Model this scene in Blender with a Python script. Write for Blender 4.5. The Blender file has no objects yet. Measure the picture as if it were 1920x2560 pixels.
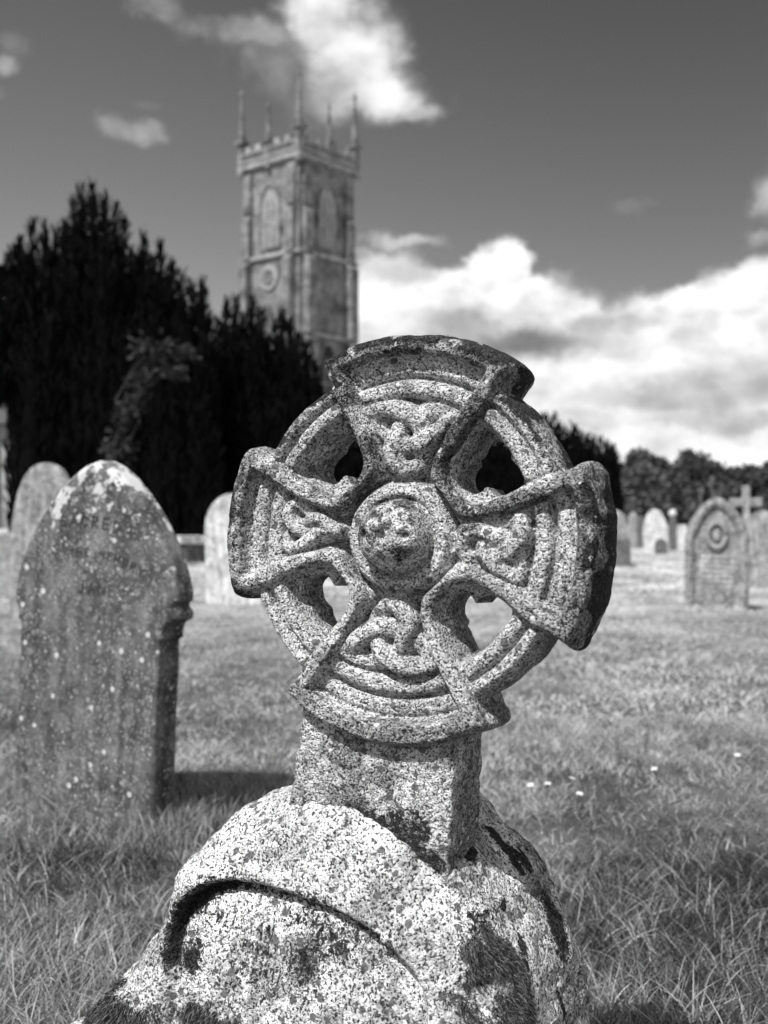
import bpy, math, random
import numpy as np
from mathutils import Vector, Matrix

# ------------------------------------------------------------------ camera, light, exposure
S = bpy.context.scene
COL = S.collection
F = 2700.0            # focal length in photo pixels (photo 1920 x 2560)
CAMH = 1.0
cd = bpy.data.cameras.new('camera')
cam = bpy.data.objects.new('camera', cd); COL.objects.link(cam); S.camera = cam
cam.location = (0, 0, CAMH); cam.rotation_euler = (math.radians(90), 0, 0)
cd.sensor_fit = 'VERTICAL'; cd.sensor_height = 34.6; cd.lens = 34.6*F/2560
cd.clip_start = 0.05; cd.clip_end = 3000
cd.dof.use_dof = True; cd.dof.focus_distance = 1.50
cd.dof.aperture_fstop = (cd.lens)/8.0

S.view_settings.view_transform = 'Standard'; S.view_settings.look = 'None'
S.view_settings.exposure = 0.18; S.view_settings.gamma = 1.0

SUN_EL = math.radians(56)
SUN_DIR = Vector((-0.62, -0.78, 0)).normalized()*math.cos(SUN_EL) + Vector((0, 0, math.sin(SUN_EL)))
sl = bpy.data.lights.new('sun', 'SUN'); sl.energy = 5.0; sl.angle = math.radians(0.5); sl.color = (1, 1, 1)
sun = bpy.data.objects.new('sun', sl); COL.objects.link(sun)
sun.rotation_euler = SUN_DIR.to_track_quat('Z', 'Y').to_euler()


def azel(px, py):
    x = (px-960)/F; z = (1280-py)/F
    return math.atan2(x, 1), math.atan2(z, math.hypot(x, 1))


class NT:
    """tiny node helper"""
    def __init__(s, tree): s.t = tree
    def n(s, typ, **kw):
        nd = s.t.nodes.new(typ)
        for k, v in kw.items(): setattr(nd, k, v)
        return nd
    def set(s, sock, v):
        if isinstance(v, bpy.types.NodeSocket): s.t.links.new(v, sock)
        else: sock.default_value = v
    def m(s, op, a, b=None, c=None, clamp=False):
        nd = s.n('ShaderNodeMath', operation=op, use_clamp=clamp)
        s.set(nd.inputs[0], a)
        if b is not None: s.set(nd.inputs[1], b)
        if c is not None: s.set(nd.inputs[2], c)
        return nd.outputs[0]
    def mr(s, v, a, b, c=0.0, d=1.0, smooth=True):
        nd = s.n('ShaderNodeMapRange'); nd.interpolation_type = 'SMOOTHSTEP' if smooth else 'LINEAR'
        s.set(nd.inputs['Value'], v)
        for k, q in zip(('From Min', 'From Max', 'To Min', 'To Max'), (a, b, c, d)): s.set(nd.inputs[k], q)
        return nd.outputs[0]
    def noise(s, vec, scale, detail=3, rough=0.55, dist=0.0):
        nd = s.n('ShaderNodeTexNoise'); s.set(nd.inputs['Vector'], vec)
        nd.inputs['Scale'].default_value = scale; nd.inputs['Detail'].default_value = detail
        nd.inputs['Roughness'].default_value = rough; nd.inputs['Distortion'].default_value = dist
        return nd.outputs[0]
    def vor(s, vec, scale, feature='F1', rnd=1.0):
        nd = s.n('ShaderNodeTexVoronoi', feature=feature); s.set(nd.inputs['Vector'], vec)
        nd.inputs['Scale'].default_value = scale; nd.inputs['Randomness'].default_value = rnd
        return nd
    def mix(s, f, a, b):      # scalar mix
        nd = s.n('ShaderNodeMix', data_type='FLOAT')
        s.set(nd.inputs[0], f); s.set(nd.inputs[2], a); s.set(nd.inputs[3], b)
        return nd.outputs[0]
    def map(s, vec, loc=(0, 0, 0), sc=(1, 1, 1)):
        nd = s.n('ShaderNodeMapping'); s.set(nd.inputs['Vector'], vec)
        nd.inputs['Location'].default_value = loc; nd.inputs['Scale'].default_value = sc
        return nd.outputs[0]


def build_world():
    w = bpy.data.worlds.new('World'); S.world = w; w.use_nodes = True
    t = w.node_tree; t.nodes.clear(); N = NT(t)
    out = N.n('ShaderNodeOutputWorld'); bg = N.n('ShaderNodeBackground')
    t.links.new(bg.outputs[0], out.inputs[0])
    sky = N.n('ShaderNodeTexSky', sky_type='NISHITA', sun_disc=False)
    sky.sun_elevation = SUN_EL
    sky.sun_rotation = math.atan2(SUN_DIR.x, SUN_DIR.y)
    sky.dust_density = 0.6; sky.ozone_density = 2.0
    sep = N.n('ShaderNodeSeparateColor'); t.links.new(sky.outputs[0], sep.inputs[0])
    # black-and-white film behind an orange filter: mostly the red record of the sky
    base = N.m('ADD', N.m('MULTIPLY', sep.outputs[0], 0.75), N.m('MULTIPLY', sep.outputs[1], 0.25))
    tc = N.n('ShaderNodeTexCoord'); xyz = N.n('ShaderNodeSeparateXYZ')
    t.links.new(tc.outputs['Generated'], xyz.inputs[0])
    az = N.m('ARCTAN2', xyz.outputs[0], xyz.outputs[1])
    el = N.m('ARCSINE', xyz.outputs[2])
    dirv = tc.outputs['Generated']
    warp = N.noise(N.map(dirv, sc=(1, 1, 1.3)), 14, 5, 0.6)
    warp2 = N.noise(N.map(dirv, (3, 1, 2), (1, 1, 1.3)), 14, 5, 0.6)
    wf = N.noise(N.map(dirv, (9, 4, 2)), 45, 4, 0.6)
    azw = N.m('ADD', az, N.m('MULTIPLY', N.m('SUBTRACT', warp, .5), .075))
    elw = N.m('ADD', el, N.m('MULTIPLY', N.m('SUBTRACT', warp2, .5), .06))
    # (px, py, rx, ry, density)
    blobs = [
        (885, 165, 105, 85, 1.0), (800, 40, 80, 75, .95), (970, 130, 60, 60, .6), (960, 235, 90, 52, .95), (1035, 285, 75, 25, .6),
        (850, 230, 80, 60, .7), (900, 40, 60, 60, .5),
        (640, 90, 95, 45, .45), (710, 160, 100, 70, .35), (560, 60, 110, 35, .3), (400, 25, 80, 30, .32), (1110, 260, 60, 35, .2), (760, 260, 70, 60, .25),
        (330, 330, 80, 32, .38), (395, 325, 32, 22, .36), (360, 252, 50, 18, .2), (45, 110, 55, 28, .25), (10, 155, 45, 22, .45), (5, 250, 30, 25, .25),
        (1268, 690, 62, 72, 1.2), (1180, 740, 80, 50, 1.0), (1085, 728, 40, 40, 1.0), (1310, 795, 165, 80, 1.3), (1425, 785, 80, 85, 1.1),
        (960, 790, 130, 100, 1.4), (1120, 790, 200, 80, 1.3), (1000, 625, 105, 14, .55), (930, 665, 80, 25, .4), (1470, 830, 60, 50, .7),
        (1725, 755, 140, 50, 1.0), (1900, 735, 140, 60, 1.0), (1600, 890, 260, 100, 1.4), (1870, 880, 260, 120, 1.5), (1380, 900, 140, 90, 1.4),
        (1100, 930, 280, 130, 1.3), (900, 1050, 300, 160, 1.2), (1500, 1050, 600, 130, 1.5), (1915, 480, 35, 55, .5), (1590, 520, 45, 20, .25), (1905, 600, 50, 25, .4),
        (2250, 830, 300, 120, 1.2), (2500, 1000, 500, 200, 1.5), (-400, 1100, 700, 120, 1.1), (-300, 700, 250, 100, .8), (2400, 250, 250, 120, .6),
    ]
    d = None; dw = None
    for (px, py, rx, ry, k) in blobs:
        a0, e0 = azel(px, py)
        q1 = N.m('MULTIPLY', N.m('SUBTRACT', azw, a0), F/rx)
        q2 = N.m('MULTIPLY', N.m('SUBTRACT', elw, e0), F/ry)
        q = N.m('ADD', N.m('MULTIPLY', q1, q1), N.m('MULTIPLY', q2, q2))
        g = N.m('MULTIPLY', N.m('DIVIDE', 1.0, N.m('ADD', 1.0, N.m('MULTIPLY', N.m('MULTIPLY', q, q), .55))), k)
        if k > .6 and py > 450: d = g if d is None else N.m('SMOOTH_MAX', d, g, .12)
        else: dw = g if dw is None else N.m('MAXIMUM', dw, g)
    # scattered cloud added out of view to lift the fill light, and a bank round the horizon
    far = N.mr(N.m('ABSOLUTE', az), .55, .9)
    fill_cloud = N.m('MULTIPLY', N.mr(N.noise(N.map(dirv, sc=(1, 1, 2)), 3.2, 6, .55), .44, .60), far)
    d = N.m('MAXIMUM', d, fill_cloud)
    hz = N.mr(el, -.02, .13, .9, 0.0)
    d = N.m('MAXIMUM', d, N.m('MULTIPLY', hz, N.mr(warp, .3, .55)))
    wfn = N.m('MULTIPLY', N.m('SUBTRACT', wf, .5), .34)
    dens = N.m('MAXIMUM', N.mr(N.m('ADD', d, wfn), .30, .74), N.m('MULTIPLY', N.mr(N.m('ADD', dw, wfn), .12, 1.0), .9))
    # grey undersides
    shade_blobs = [(1330, 850, 190, 45, .62), (1180, 830, 160, 40, .45), (1480, 800, 70, 45, .4), (1500, 690, 80, 35, .55), (1000, 690, 110, 30, .35),
                   (1650, 990, 240, 45, .35), (1850, 960, 180, 50, .3), (1400, 1060, 150, 40, .25), (900, 900, 100, 80, .2), (1560, 800, 70, 30, .3), (1800, 1040, 200, 30, .3),
                   (800, 230, 80, 50, .4), (890, 70, 50, 30, .2)]
    sh = None
    for (px, py, rx, ry, k) in shade_blobs:
        a0, e0 = azel(px, py)
        q1 = N.m('MULTIPLY', N.m('SUBTRACT', azw, a0), F/rx)
        q2 = N.m('MULTIPLY', N.m('SUBTRACT', elw, e0), F/ry)
        q = N.m('ADD', N.m('MULTIPLY', q1, q1), N.m('MULTIPLY', q2, q2))
        g = N.m('MULTIPLY', N.m('DIVIDE', 1.0, N.m('ADD', 1.0, N.m('MULTIPLY', q, q))), k)
        sh = g if sh is None else N.m('MAXIMUM', sh, g)
    bil = N.noise(N.map(dirv, (5, 5, 1), (1, 1, 1.6)), 22, 4, .5)
    cb = N.m('MULTIPLY', N.m('SUBTRACT', 1.0, N.m('MULTIPLY', sh, 1.2)), N.mr(bil, .26, .66, .62, 1.0))
    cb = N.m('MULTIPLY', cb, 11.4)
    # clear sky: a little lighter to the left and low down
    skyb = N.m('MULTIPLY', N.m('MULTIPLY', base, N.mr(az, -.36, .36, 1.2, .85)), N.mr(el, .12, .50, 1.12, .66, smooth=False))
    col = N.mix(dens, N.m('MULTIPLY', skyb, 1.0), cb)
    rgb = N.n('ShaderNodeCombineColor')
    for i in range(3): t.links.new(col, rgb.inputs[i])
    t.links.new(rgb.outputs[0], bg.inputs[0])
    bg.inputs[1].default_value = 0.090
build_world()

# ------------------------------------------------------------------ helpers
rng = np.random.default_rng(7)
random.seed(7)


def tag(o, label=None, cat=None, group=None, kind=None):
    if label: o['label'] = label
    if cat: o['category'] = cat
    if group: o['group'] = group
    if kind: o['kind'] = kind
    return o


def mk(name, V, Fc, mat, parent=None, smooth=False, attrs=None):
    """V (n,3) array; Fc (m,3|4) array or list of arrays / list of index lists"""
    V = np.asarray(V, dtype=np.float32)
    me = bpy.data.meshes.new(name)
    if isinstance(Fc, np.ndarray):
        m, k = Fc.shape
        me.vertices.add(len(V)); me.vertices.foreach_set('co', V.ravel())
        me.loops.add(m*k); me.loops.foreach_set('vertex_index', Fc.astype(np.int32).ravel())
        me.polygons.add(m); me.polygons.foreach_set('loop_start', np.arange(0, m*k, k, dtype=np.int32))
        if smooth: me.polygons.foreach_set('use_smooth', np.ones(m, dtype=bool))
        me.update(calc_edges=True); me.validate()
    else:
        me.from_pydata(V.tolist(), [], [list(map(int, f)) for f in Fc])
        if smooth: me.polygons.foreach_set('use_smooth', [True]*len(me.polygons))
        me.update()
    if attrs:
        for k, v in attrs.items():
            a = me.attributes.new(k, 'FLOAT', 'POINT'); a.data.foreach_set('value', np.asarray(v, dtype=np.float32))
    me.materials.append(mat)
    o = bpy.data.objects.new(name, me); COL.objects.link(o)
    if parent is not None: o.parent = parent
    return o


def empty(name, loc=(0, 0, 0), rz=0.0, tilt=0.0):
    o = bpy.data.objects.new(name, None); COL.objects.link(o)
    o.location = loc; o.rotation_euler = (0, tilt, rz); o.empty_display_size = .1
    return o


class MB:
    """collects pieces into one mesh"""
    def __init__(s): s.V = []; s.F = []
    def add(s, V, Fc):
        b = len(s.V); s.V += [tuple(v) for v in V]; s.F += [[i+b for i in f] for f in Fc]; return s
    def box(s, x0, x1, y0, y1, z0, z1):
        V = [(x, y, z) for z in (z0, z1) for y in (y0, y1) for x in (x0, x1)]
        return s.add(V, [[0, 2, 3, 1], [4, 5, 7, 6], [0, 1, 5, 4], [2, 6, 7, 3], [0, 4, 6, 2], [1, 3, 7, 5]])
    def prism(s, pts, y0, y1):
        """outline (x,z) extruded along y"""
        n = len(pts)
        V = [(x, y0, z) for x, z in pts] + [(x, y1, z) for x, z in pts]
        Fc = [list(range(n)), list(range(2*n-1, n-1, -1))]
        for i in range(n):
            j = (i+1) % n; Fc.append([j, i, i+n, j+n])
        return s.add(V, Fc)
    def xf(s, M):
        s.V = [tuple(M @ Vector(v)) for v in s.V]; return s
    def tube(s, pts, rad, n=6):
        pts = [Vector(p) for p in pts]; k0 = None; rings = []
        for i, p in enumerate(pts):
            d = (pts[min(i+1, len(pts)-1)]-pts[max(i-1, 0)]).normalized()
            a = d.orthogonal().normalized() if k0 is None else (k0-d*k0.dot(d)).normalized()
            k0 = a; b = d.cross(a); r = rad[i] if hasattr(rad, '__len__') else rad
            rings.append([p+a*r*math.cos(2*math.pi*j/n)+b*r*math.sin(2*math.pi*j/n) for j in range(n)])
        V = [v for r in rings for v in r]; Fc = []
        for i in range(len(rings)-1):
            for j in range(n):
                a = i*n+j; b = i*n+(j+1) % n; Fc.append([a, b, b+n, a+n])
        Fc.append(list(range(n-1, -1, -1))); Fc.append([(len(rings)-1)*n+j for j in range(n)])
        return s.add(V, Fc)
    def lathe(s, prof, c=(0, 0, 0), n=12):
        V = []; Fc = []
        for r, z in prof:
            for j in range(n): V.append((c[0]+r*math.cos(2*math.pi*j/n), c[1]+r*math.sin(2*math.pi*j/n), c[2]+z))
        for i in range(len(prof)-1):
            for j in range(n):
                a = i*n+j; b = i*n+(j+1) % n; Fc.append([a, b, b+n, a+n])
        Fc.append(list(range(n-1, -1, -1))); Fc.append([(len(prof)-1)*n+j for j in range(n)])
        return s.add(V, Fc)
    def build(s, name, mat, parent=None, smooth=False):
        return mk(name, s.V, s.F, mat, parent, smooth)


def bevel(o, w=.01, seg=2):
    b = o.modifiers.new('bevel', 'BEVEL'); b.width = w; b.segments = seg; b.limit_method = 'ANGLE'; b.angle_limit = math.radians(35)
    return o


_perm = np.random.default_rng(3).random((64, 64, 64)).astype(np.float32)
def vnoise(x, y, z=0.0):
    """value noise 0..1 on arrays"""
    x = np.asarray(x, np.float32); y = np.asarray(y, np.float32); z = np.asarray(z, np.float32)
    xi = np.floor(x); yi = np.floor(y); zi = np.floor(z)
    fx = x-xi; fy = y-yi; fz = z-zi
    fx = fx*fx*(3-2*fx); fy = fy*fy*(3-2*fy); fz = fz*fz*(3-2*fz)
    xi = xi.astype(np.int32) & 63; yi = yi.astype(np.int32) & 63; zi = zi.astype(np.int32) & 63
    x1 = (xi+1) & 63; y1 = (yi+1) & 63; z1 = (zi+1) & 63
    g = lambda a, b, c: _perm[a, b, c]
    c00 = g(xi, yi, zi)*(1-fx)+g(x1, yi, zi)*fx; c10 = g(xi, y1, zi)*(1-fx)+g(x1, y1, zi)*fx
    c01 = g(xi, yi, z1)*(1-fx)+g(x1, yi, z1)*fx; c11 = g(xi, y1, z1)*(1-fx)+g(x1, y1, z1)*fx
    return (c00*(1-fy)+c10*fy)*(1-fz)+(c01*(1-fy)+c11*fy)*fz
def fbm(x, y, z, o=3):
    s = 0; a = 1; t = 0
    for i in range(o):
        s = s+a*vnoise(x*2**i+i*7.3, y*2**i+i*3.1, z*2**i+i*5.7); t += a; a *= .5
    return s/t


def smin(a, b, k): 
    h = np.clip(.5+.5*(b-a)/k, 0, 1); return b*(1-h)+a*h-k*h*(1-h)
def smax(a, b, k): return -smin(-a, -b, k)
def ss(x, a, b):
    t = np.clip((x-a)/(b-a), 0, 1); return t*t*(3-2*t)


def surface_nets(f, org, h):
    """f[i,j,k] < 0 inside -> (verts, quads)"""
    s = f < 0
    nx, ny, nz = f.shape
    cnt = np.zeros((nx-1, ny-1, nz-1), np.int8)
    for a in (0, 1):
        for b in (0, 1):
            for c in (0, 1): cnt += s[a:nx-1+a, b:ny-1+b, c:nz-1+c]
    act = (cnt > 0) & (cnt < 8)
    I, J, K = np.nonzero(act)
    idx = -np.ones(act.shape, np.int32); idx[I, J, K] = np.arange(len(I))
    cv = {}
    for a in (0, 1):
        for b in (0, 1):
            for c in (0, 1): cv[a, b, c] = f[I+a, J+b, K+c]
    acc = np.zeros((len(I), 3), np.float32); n = np.zeros(len(I), np.float32)
    for p in cv:
        for ax in range(3):
            if p[ax] == 0:
                q = list(p); q[ax] = 1; q = tuple(q)
                v0, v1 = cv[p], cv[q]; m = (v0 < 0) != (v1 < 0)
                t = np.where(m, v0/np.where(m, v0-v1, 1), 0)
                for d in range(3):
                    acc[:, d] += np.where(m, (p[d] + (t if d == ax else 0)), 0)
                n += m
    V = (np.stack([I, J, K], 1)+acc/n[:, None])*h+np.array(org)
    Q = []
    # x edges
    m = s[:-1, 1:-1, 1:-1] != s[1:, 1:-1, 1:-1]
    i, j, k = np.nonzero(m); j += 1; k += 1; sg = s[i, j, k]
    q = np.stack([idx[i, j-1, k-1], idx[i, j, k-1], idx[i, j, k], idx[i, j-1, k]], 1); q[~sg] = q[~sg][:, ::-1]; Q.append(q)
    m = s[1:-1, :-1, 1:-1] != s[1:-1, 1:, 1:-1]
    i, j, k = np.nonzero(m); i += 1; k += 1; sg = s[i, j, k]
    q = np.stack([idx[i-1, j, k-1], idx[i-1, j, k], idx[i, j, k], idx[i, j, k-1]], 1); q[~sg] = q[~sg][:, ::-1]; Q.append(q)
    m = s[1:-1, 1:-1, :-1] != s[1:-1, 1:-1, 1:]
    i, j, k = np.nonzero(m); i += 1; j += 1; sg = s[i, j, k]
    q = np.stack([idx[i-1, j-1, k], idx[i, j-1, k], idx[i, j, k], idx[i-1, j, k]], 1); q[~sg] = q[~sg][:, ::-1]; Q.append(q)
    return V.astype(np.float32), np.concatenate(Q)

# ------------------------------------------------------------------ materials
def newmat(name):
    m = bpy.data.materials.new(name); m.use_nodes = True; t = m.node_tree
    N = NT(t); b = t.nodes['Principled BSDF']; b.inputs['Specular IOR Level'].default_value = .25
    return m, N, b
def setcol(N, b, v):
    c = N.n('ShaderNodeCombineColor')
    for i in range(3): N.set(c.inputs[i], v)
    N.t.links.new(c.outputs[0], b.inputs['Base Color'])
def setbump(N, b, h, strength=.5, dist=.002):
    n = N.n('ShaderNodeBump'); n.inputs['Strength'].default_value = strength; n.inputs['Distance'].default_value = dist
    N.set(n.inputs['Height'], h); N.t.links.new(n.outputs[0], b.inputs['Normal'])
def attr(N, name):
    a = N.n('ShaderNodeAttribute'); a.attribute_name = name; return a.outputs['Fac']


def mat_granite(name, light=.66, grain=330, patch=.5):
    """weathered granite: pale crystals, dark mica, grey crustose lichen discs, black lichen where attribute 'dark' says"""
    m, N, b = newmat(name); b.inputs['Roughness'].default_value = .9
    tc = N.n('ShaderNodeTexCoord').outputs['Object']
    g1 = N.noise(tc, grain, 2, .6); g2 = N.noise(N.map(tc, (4, 2, 7)), grain*.45, 3, .6, .6)
    v = N.vor(tc, grain*1.1).outputs['Color']; sv = N.n('ShaderNodeSeparateColor'); N.t.links.new(v, sv.inputs[0])
    cell = sv.outputs[0]
    base = N.m('ADD', N.m('MULTIPLY', cell, .40), light-.20)
    mica = N.m('MULTIPLY', N.mr(g1, .475, .40), 1.0)
    mica = N.m('MAXIMUM', mica, N.m('MULTIPLY', N.mr(g2, .43, .37), .85))
    col = N.mix(mica, base, .055)
    tonev = N.mr(N.noise(N.map(tc, (6, 6, 6)), 9, 4, .6), .3, .7, .72, 1.12)
    cr2 = N.vor(N.map(tc, (9, 2, 5)), grain*.42).outputs['Color']; s2c = N.n('ShaderNodeSeparateColor'); N.t.links.new(cr2, s2c.inputs[0])
    col = N.m('MULTIPLY', col, N.m('MULTIPLY', tonev, N.mr(s2c.outputs[0], 0, 1, .74, 1.16, smooth=False)))
    # broad mid-grey weathering, plus relief shade painted through the same mask
    big = N.noise(N.map(tc, (1, 5, 3)), 22, 5, .65)
    grime_shade = attr(N, 'grime_shade')
    wm = N.mr(N.m('ADD', big, N.m('MULTIPLY', grime_shade, .42)), .56, .76)
    col = N.mix(N.m('MULTIPLY', wm, .85), col, N.m('MULTIPLY', col, N.mr(g2, .36, .60, .22, .62)))
    # crustose discs
    vd = N.vor(N.map(tc, (2, 1, 4)), 62); dist = N.m('ADD', vd.outputs['Distance'], N.m('MULTIPLY', N.m('SUBTRACT', g2, .5), .35))
    sc = N.n('ShaderNodeSeparateColor'); N.t.links.new(vd.outputs['Color'], sc.inputs[0])
    on = N.mr(N.m('ADD', sc.outputs[1], N.m('MULTIPLY', grime_shade, .35)), .80, .83)
    disc = N.m('MULTIPLY', on, N.mr(dist, .36, .30))
    col = N.mix(N.m('MULTIPLY', disc, .9), col, .10)
    # pale lichen flecks
    vp = N.vor(N.map(tc, (7, 1, 2)), 95); sp = N.n('ShaderNodeSeparateColor'); N.t.links.new(vp.outputs['Color'], sp.inputs[0])
    pale = N.m('MULTIPLY', N.mr(sp.outputs[0], .86, .88), N.mr(N.m('ADD', vp.outputs['Distance'], N.m('MULTIPLY', g1, .3)), .5, .42))
    col = N.mix(N.m('MULTIPLY', pale, .8), col, .72)
    # black lichen, deep dirt and other black marks
    dk = attr(N, 'dark')
    dn = N.mr(N.m('ADD', dk, N.m('MULTIPLY', N.m('SUBTRACT', N.m('ADD', N.m('MULTIPLY', g2, .6), N.m('MULTIPLY', g1, .4)), .5), 4.2)), .46, .56)
    col = N.mix(dn, col, N.mr(g1, .4, .6, .008, .045))
    b.inputs['Specular IOR Level'].default_value = .1
    setcol(N, b, col)
    h = N.m('ADD', N.m('MULTIPLY', g1, .5), N.m('MULTIPLY', g2, .8))
    setbump(N, b, h, 1.0, .006)
    return m


def mat_stone(name, lo, hi, scale=14, spots=.0, bump=.5, spotv=.6, dist=.004, wash=0.0):
    m, N, b = newmat(name); b.inputs['Roughness'].default_value = .92
    tc = N.n('ShaderNodeTexCoord').outputs['Object']
    n = N.noise(tc, scale, 6, .65); n2 = N.noise(N.map(tc, (3, 3, 1)), scale*7, 4, .6)
    f = N.m('ADD', N.m('MULTIPLY', n, .6), N.m('MULTIPLY', n2, .4))
    col = N.mr(f, .36, .64, lo, hi)
    if spots:
        streak = N.noise(N.map(tc, (2, 2, 0), (14, 14, 1.6)), 1.6, 5, .65)
        col = N.m('MULTIPLY', col, N.mr(streak, .32, .66, .70, 1.45))
        for sc, th, vv in ((24, .55, hi*1.35), (34, .62, hi*1.6), (75, .52, hi*1.9), (110, .70, hi*.5), (120, .88, spotv*.8), (30, .95, spotv), (60, .95, spotv*.8)):
            vd = N.vor(N.map(tc, (sc, 1, 4), (1, 1, 1)), sc)
            s3 = N.n('ShaderNodeSeparateColor'); N.t.links.new(vd.outputs['Color'], s3.inputs[0])
            on = N.mr(s3.outputs[1], th, th+.01)
            d = N.m('MULTIPLY', on, N.mr(N.m('ADD', vd.outputs['Distance'], N.m('MULTIPLY', n2, .25)), .42, .36))
            col = N.mix(N.m('MULTIPLY', d, .85), col, vv)
        # pale crust at the head of the stone
        cr = N.mr(N.m('ADD', N.noise(N.map(tc, (8, 8, 2)), 16, 5, .7), N.m('MULTIPLY', attr(N, 'crust'), .15)), .655, .68)
        col = N.mix(N.m('MULTIPLY', cr, .85), col, .62)
    setcol(N, b, col); setbump(N, b, f, bump, dist)
    return m


M = {}
M['granite'] = mat_granite('granite_cross', .63, 360)
M['granite_base'] = mat_granite('granite_base', .78, 290)
M['slate'] = mat_stone('dark_lichened_stone', .04, .145, 9, 1.0, .6)
M['letter'] = mat_stone('letter_dirt_stone', .03, .06, 60)  # dark tone of dirt-filled letters
M['pale'] = mat_stone('pale_headstone', .22, .60, 8, .6, .5, .7, .02)
M['mid'] = mat_stone('grey_headstone', .08, .33, 9, .6, .6, .5, .03)
M['darkstone'] = mat_stone('dark_headstone', .05, .12, 6, .3, .4, .3, .02)
M['church'] = mat_stone('church_masonry', .06, .27, .8, 0, .6, .3, .1)
M['churchtrim'] = mat_stone('church_dressed_stone', .15, .36, 1.3, 0, .4, .3, .04)
M['glass'] = mat_stone('dark_opening', .02, .04, 3)
M['louvre'] = mat_stone('pale_louvre_stone', .18, .34, 2)
M['bark'] = mat_stone('bark', .03, .07, 20)

def mat_leaf(name, lo, hi, trans=.0):
    m, N, b = newmat(name); b.inputs['Roughness'].default_value = .8; b.inputs['Specular IOR Level'].default_value = 0.05
    t = attr(N, 'tone'); tc = N.n('ShaderNodeTexCoord').outputs['Object']
    col = N.mr(t, 0, 1, lo, hi, smooth=False)
    setcol(N, b, col)
    if trans:
        tr = N.n('ShaderNodeBsdfTranslucent'); c = N.n('ShaderNodeCombineColor')
        for i in range(3): N.set(c.inputs[i], col)
        N.t.links.new(c.outputs[0], tr.inputs[0])
        ms = N.n('ShaderNodeMixShader'); ms.inputs[0].default_value = trans
        out = [n for n in N.t.nodes if n.type == 'OUTPUT_MATERIAL'][0]
        N.t.links.new(b.outputs[0], ms.inputs[1]); N.t.links.new(tr.outputs[0], ms.inputs[2]); N.t.links.new(ms.outputs[0], out.inputs[0])
    return m
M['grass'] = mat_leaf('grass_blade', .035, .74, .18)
M['yew'] = mat_leaf('yew_needles', .002, .009)
M['hedge'] = mat_leaf('hedge_leaves', .03, .11)
M['lightleaf'] = mat_leaf('light_leaves', .014, .06, .1)
M['greyleaf'] = mat_leaf('grey_leaves', .06, .15)
M['moss'] = mat_leaf('moss_shoots', .022, .42)
M['straw'] = mat_leaf('dry_straw', .4, .7, .2)
M['petal'] = mat_leaf('white_petals', .75, .85)

def mat_ground():
    m, N, b = newmat('turf'); b.inputs['Roughness'].default_value = 1
    tc = N.n('ShaderNodeTexCoord').outputs['Object']
    n = N.noise(tc, .9, 6, .65); n2 = N.noise(N.map(tc, (3, 1, 0)), 9, 6, .7); n3 = N.noise(tc, 60, 3, .6)
    f = N.m('ADD', N.m('MULTIPLY', n, .55), N.m('ADD', N.m('MULTIPLY', n2, .3), N.m('MULTIPLY', n3, .15)))
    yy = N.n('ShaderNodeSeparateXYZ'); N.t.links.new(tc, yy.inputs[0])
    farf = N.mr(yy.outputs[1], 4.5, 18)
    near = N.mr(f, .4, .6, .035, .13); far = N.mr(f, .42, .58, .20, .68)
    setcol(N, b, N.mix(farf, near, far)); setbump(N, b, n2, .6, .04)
    return m
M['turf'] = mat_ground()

# ------------------------------------------------------------------ ground
def gz(x, y):
    x = np.asarray(x, float); y = np.asarray(y, float)
    return (fbm(x*.7+5, y*.7, 0*x, 3)-.5)*.06*np.clip((y-1)/3, 0, 1) + (fbm(x*.08, y*.08+9, 0*x, 2)-.5)*.25*np.clip((y-8)/20, 0, 1)
def gzs(x, y): return float(gz(np.array([x]), np.array([y]))[0])

def build_ground():
    ys = np.concatenate([np.linspace(-30, 0, 6), np.linspace(.5, 14, 110), np.geomspace(14.2, 1500, 110)])
    us = np.concatenate([-np.geomspace(6, .62, 14), np.linspace(-.6, .6, 121), np.geomspace(.62, 6, 14)])
    Y, U = np.meshgrid(ys, us, indexing='ij')
    X = U*(np.maximum(Y, 0)+3.0)*1.0
    X = np.where(np.abs(U) > .6, X+np.sign(U)*20*(np.abs(U)-.6), X)
    Z = gz(X, Y); Z = np.where(np.abs(Y) > 150, 0, Z)
    ny, nx = X.shape
    V = np.stack([X, Y, Z], -1).reshape(-1, 3)
    i = np.arange(ny-1)[:, None]*nx+np.arange(nx-1)[None, :]
    Q = np.stack([i, i+1, i+nx+1, i+nx], -1).reshape(-1, 4)
    tag(mk('ground', V, Q, M['turf'], smooth=True), kind='structure')
build_ground()

def P(px, py, D): return ((px-960)/F*D, D, CAMH-(py-1280)/F*D)
def at(px, pyb):
    """ground point seen at that pixel"""
    D = F*CAMH/(pyb-1280)
    for _ in range(3): D = F*(CAMH-gzs((px-960)/F*D, D))/(pyb-1280)
    x = (px-960)/F*D
    return x, D, gzs(x, D)

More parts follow.
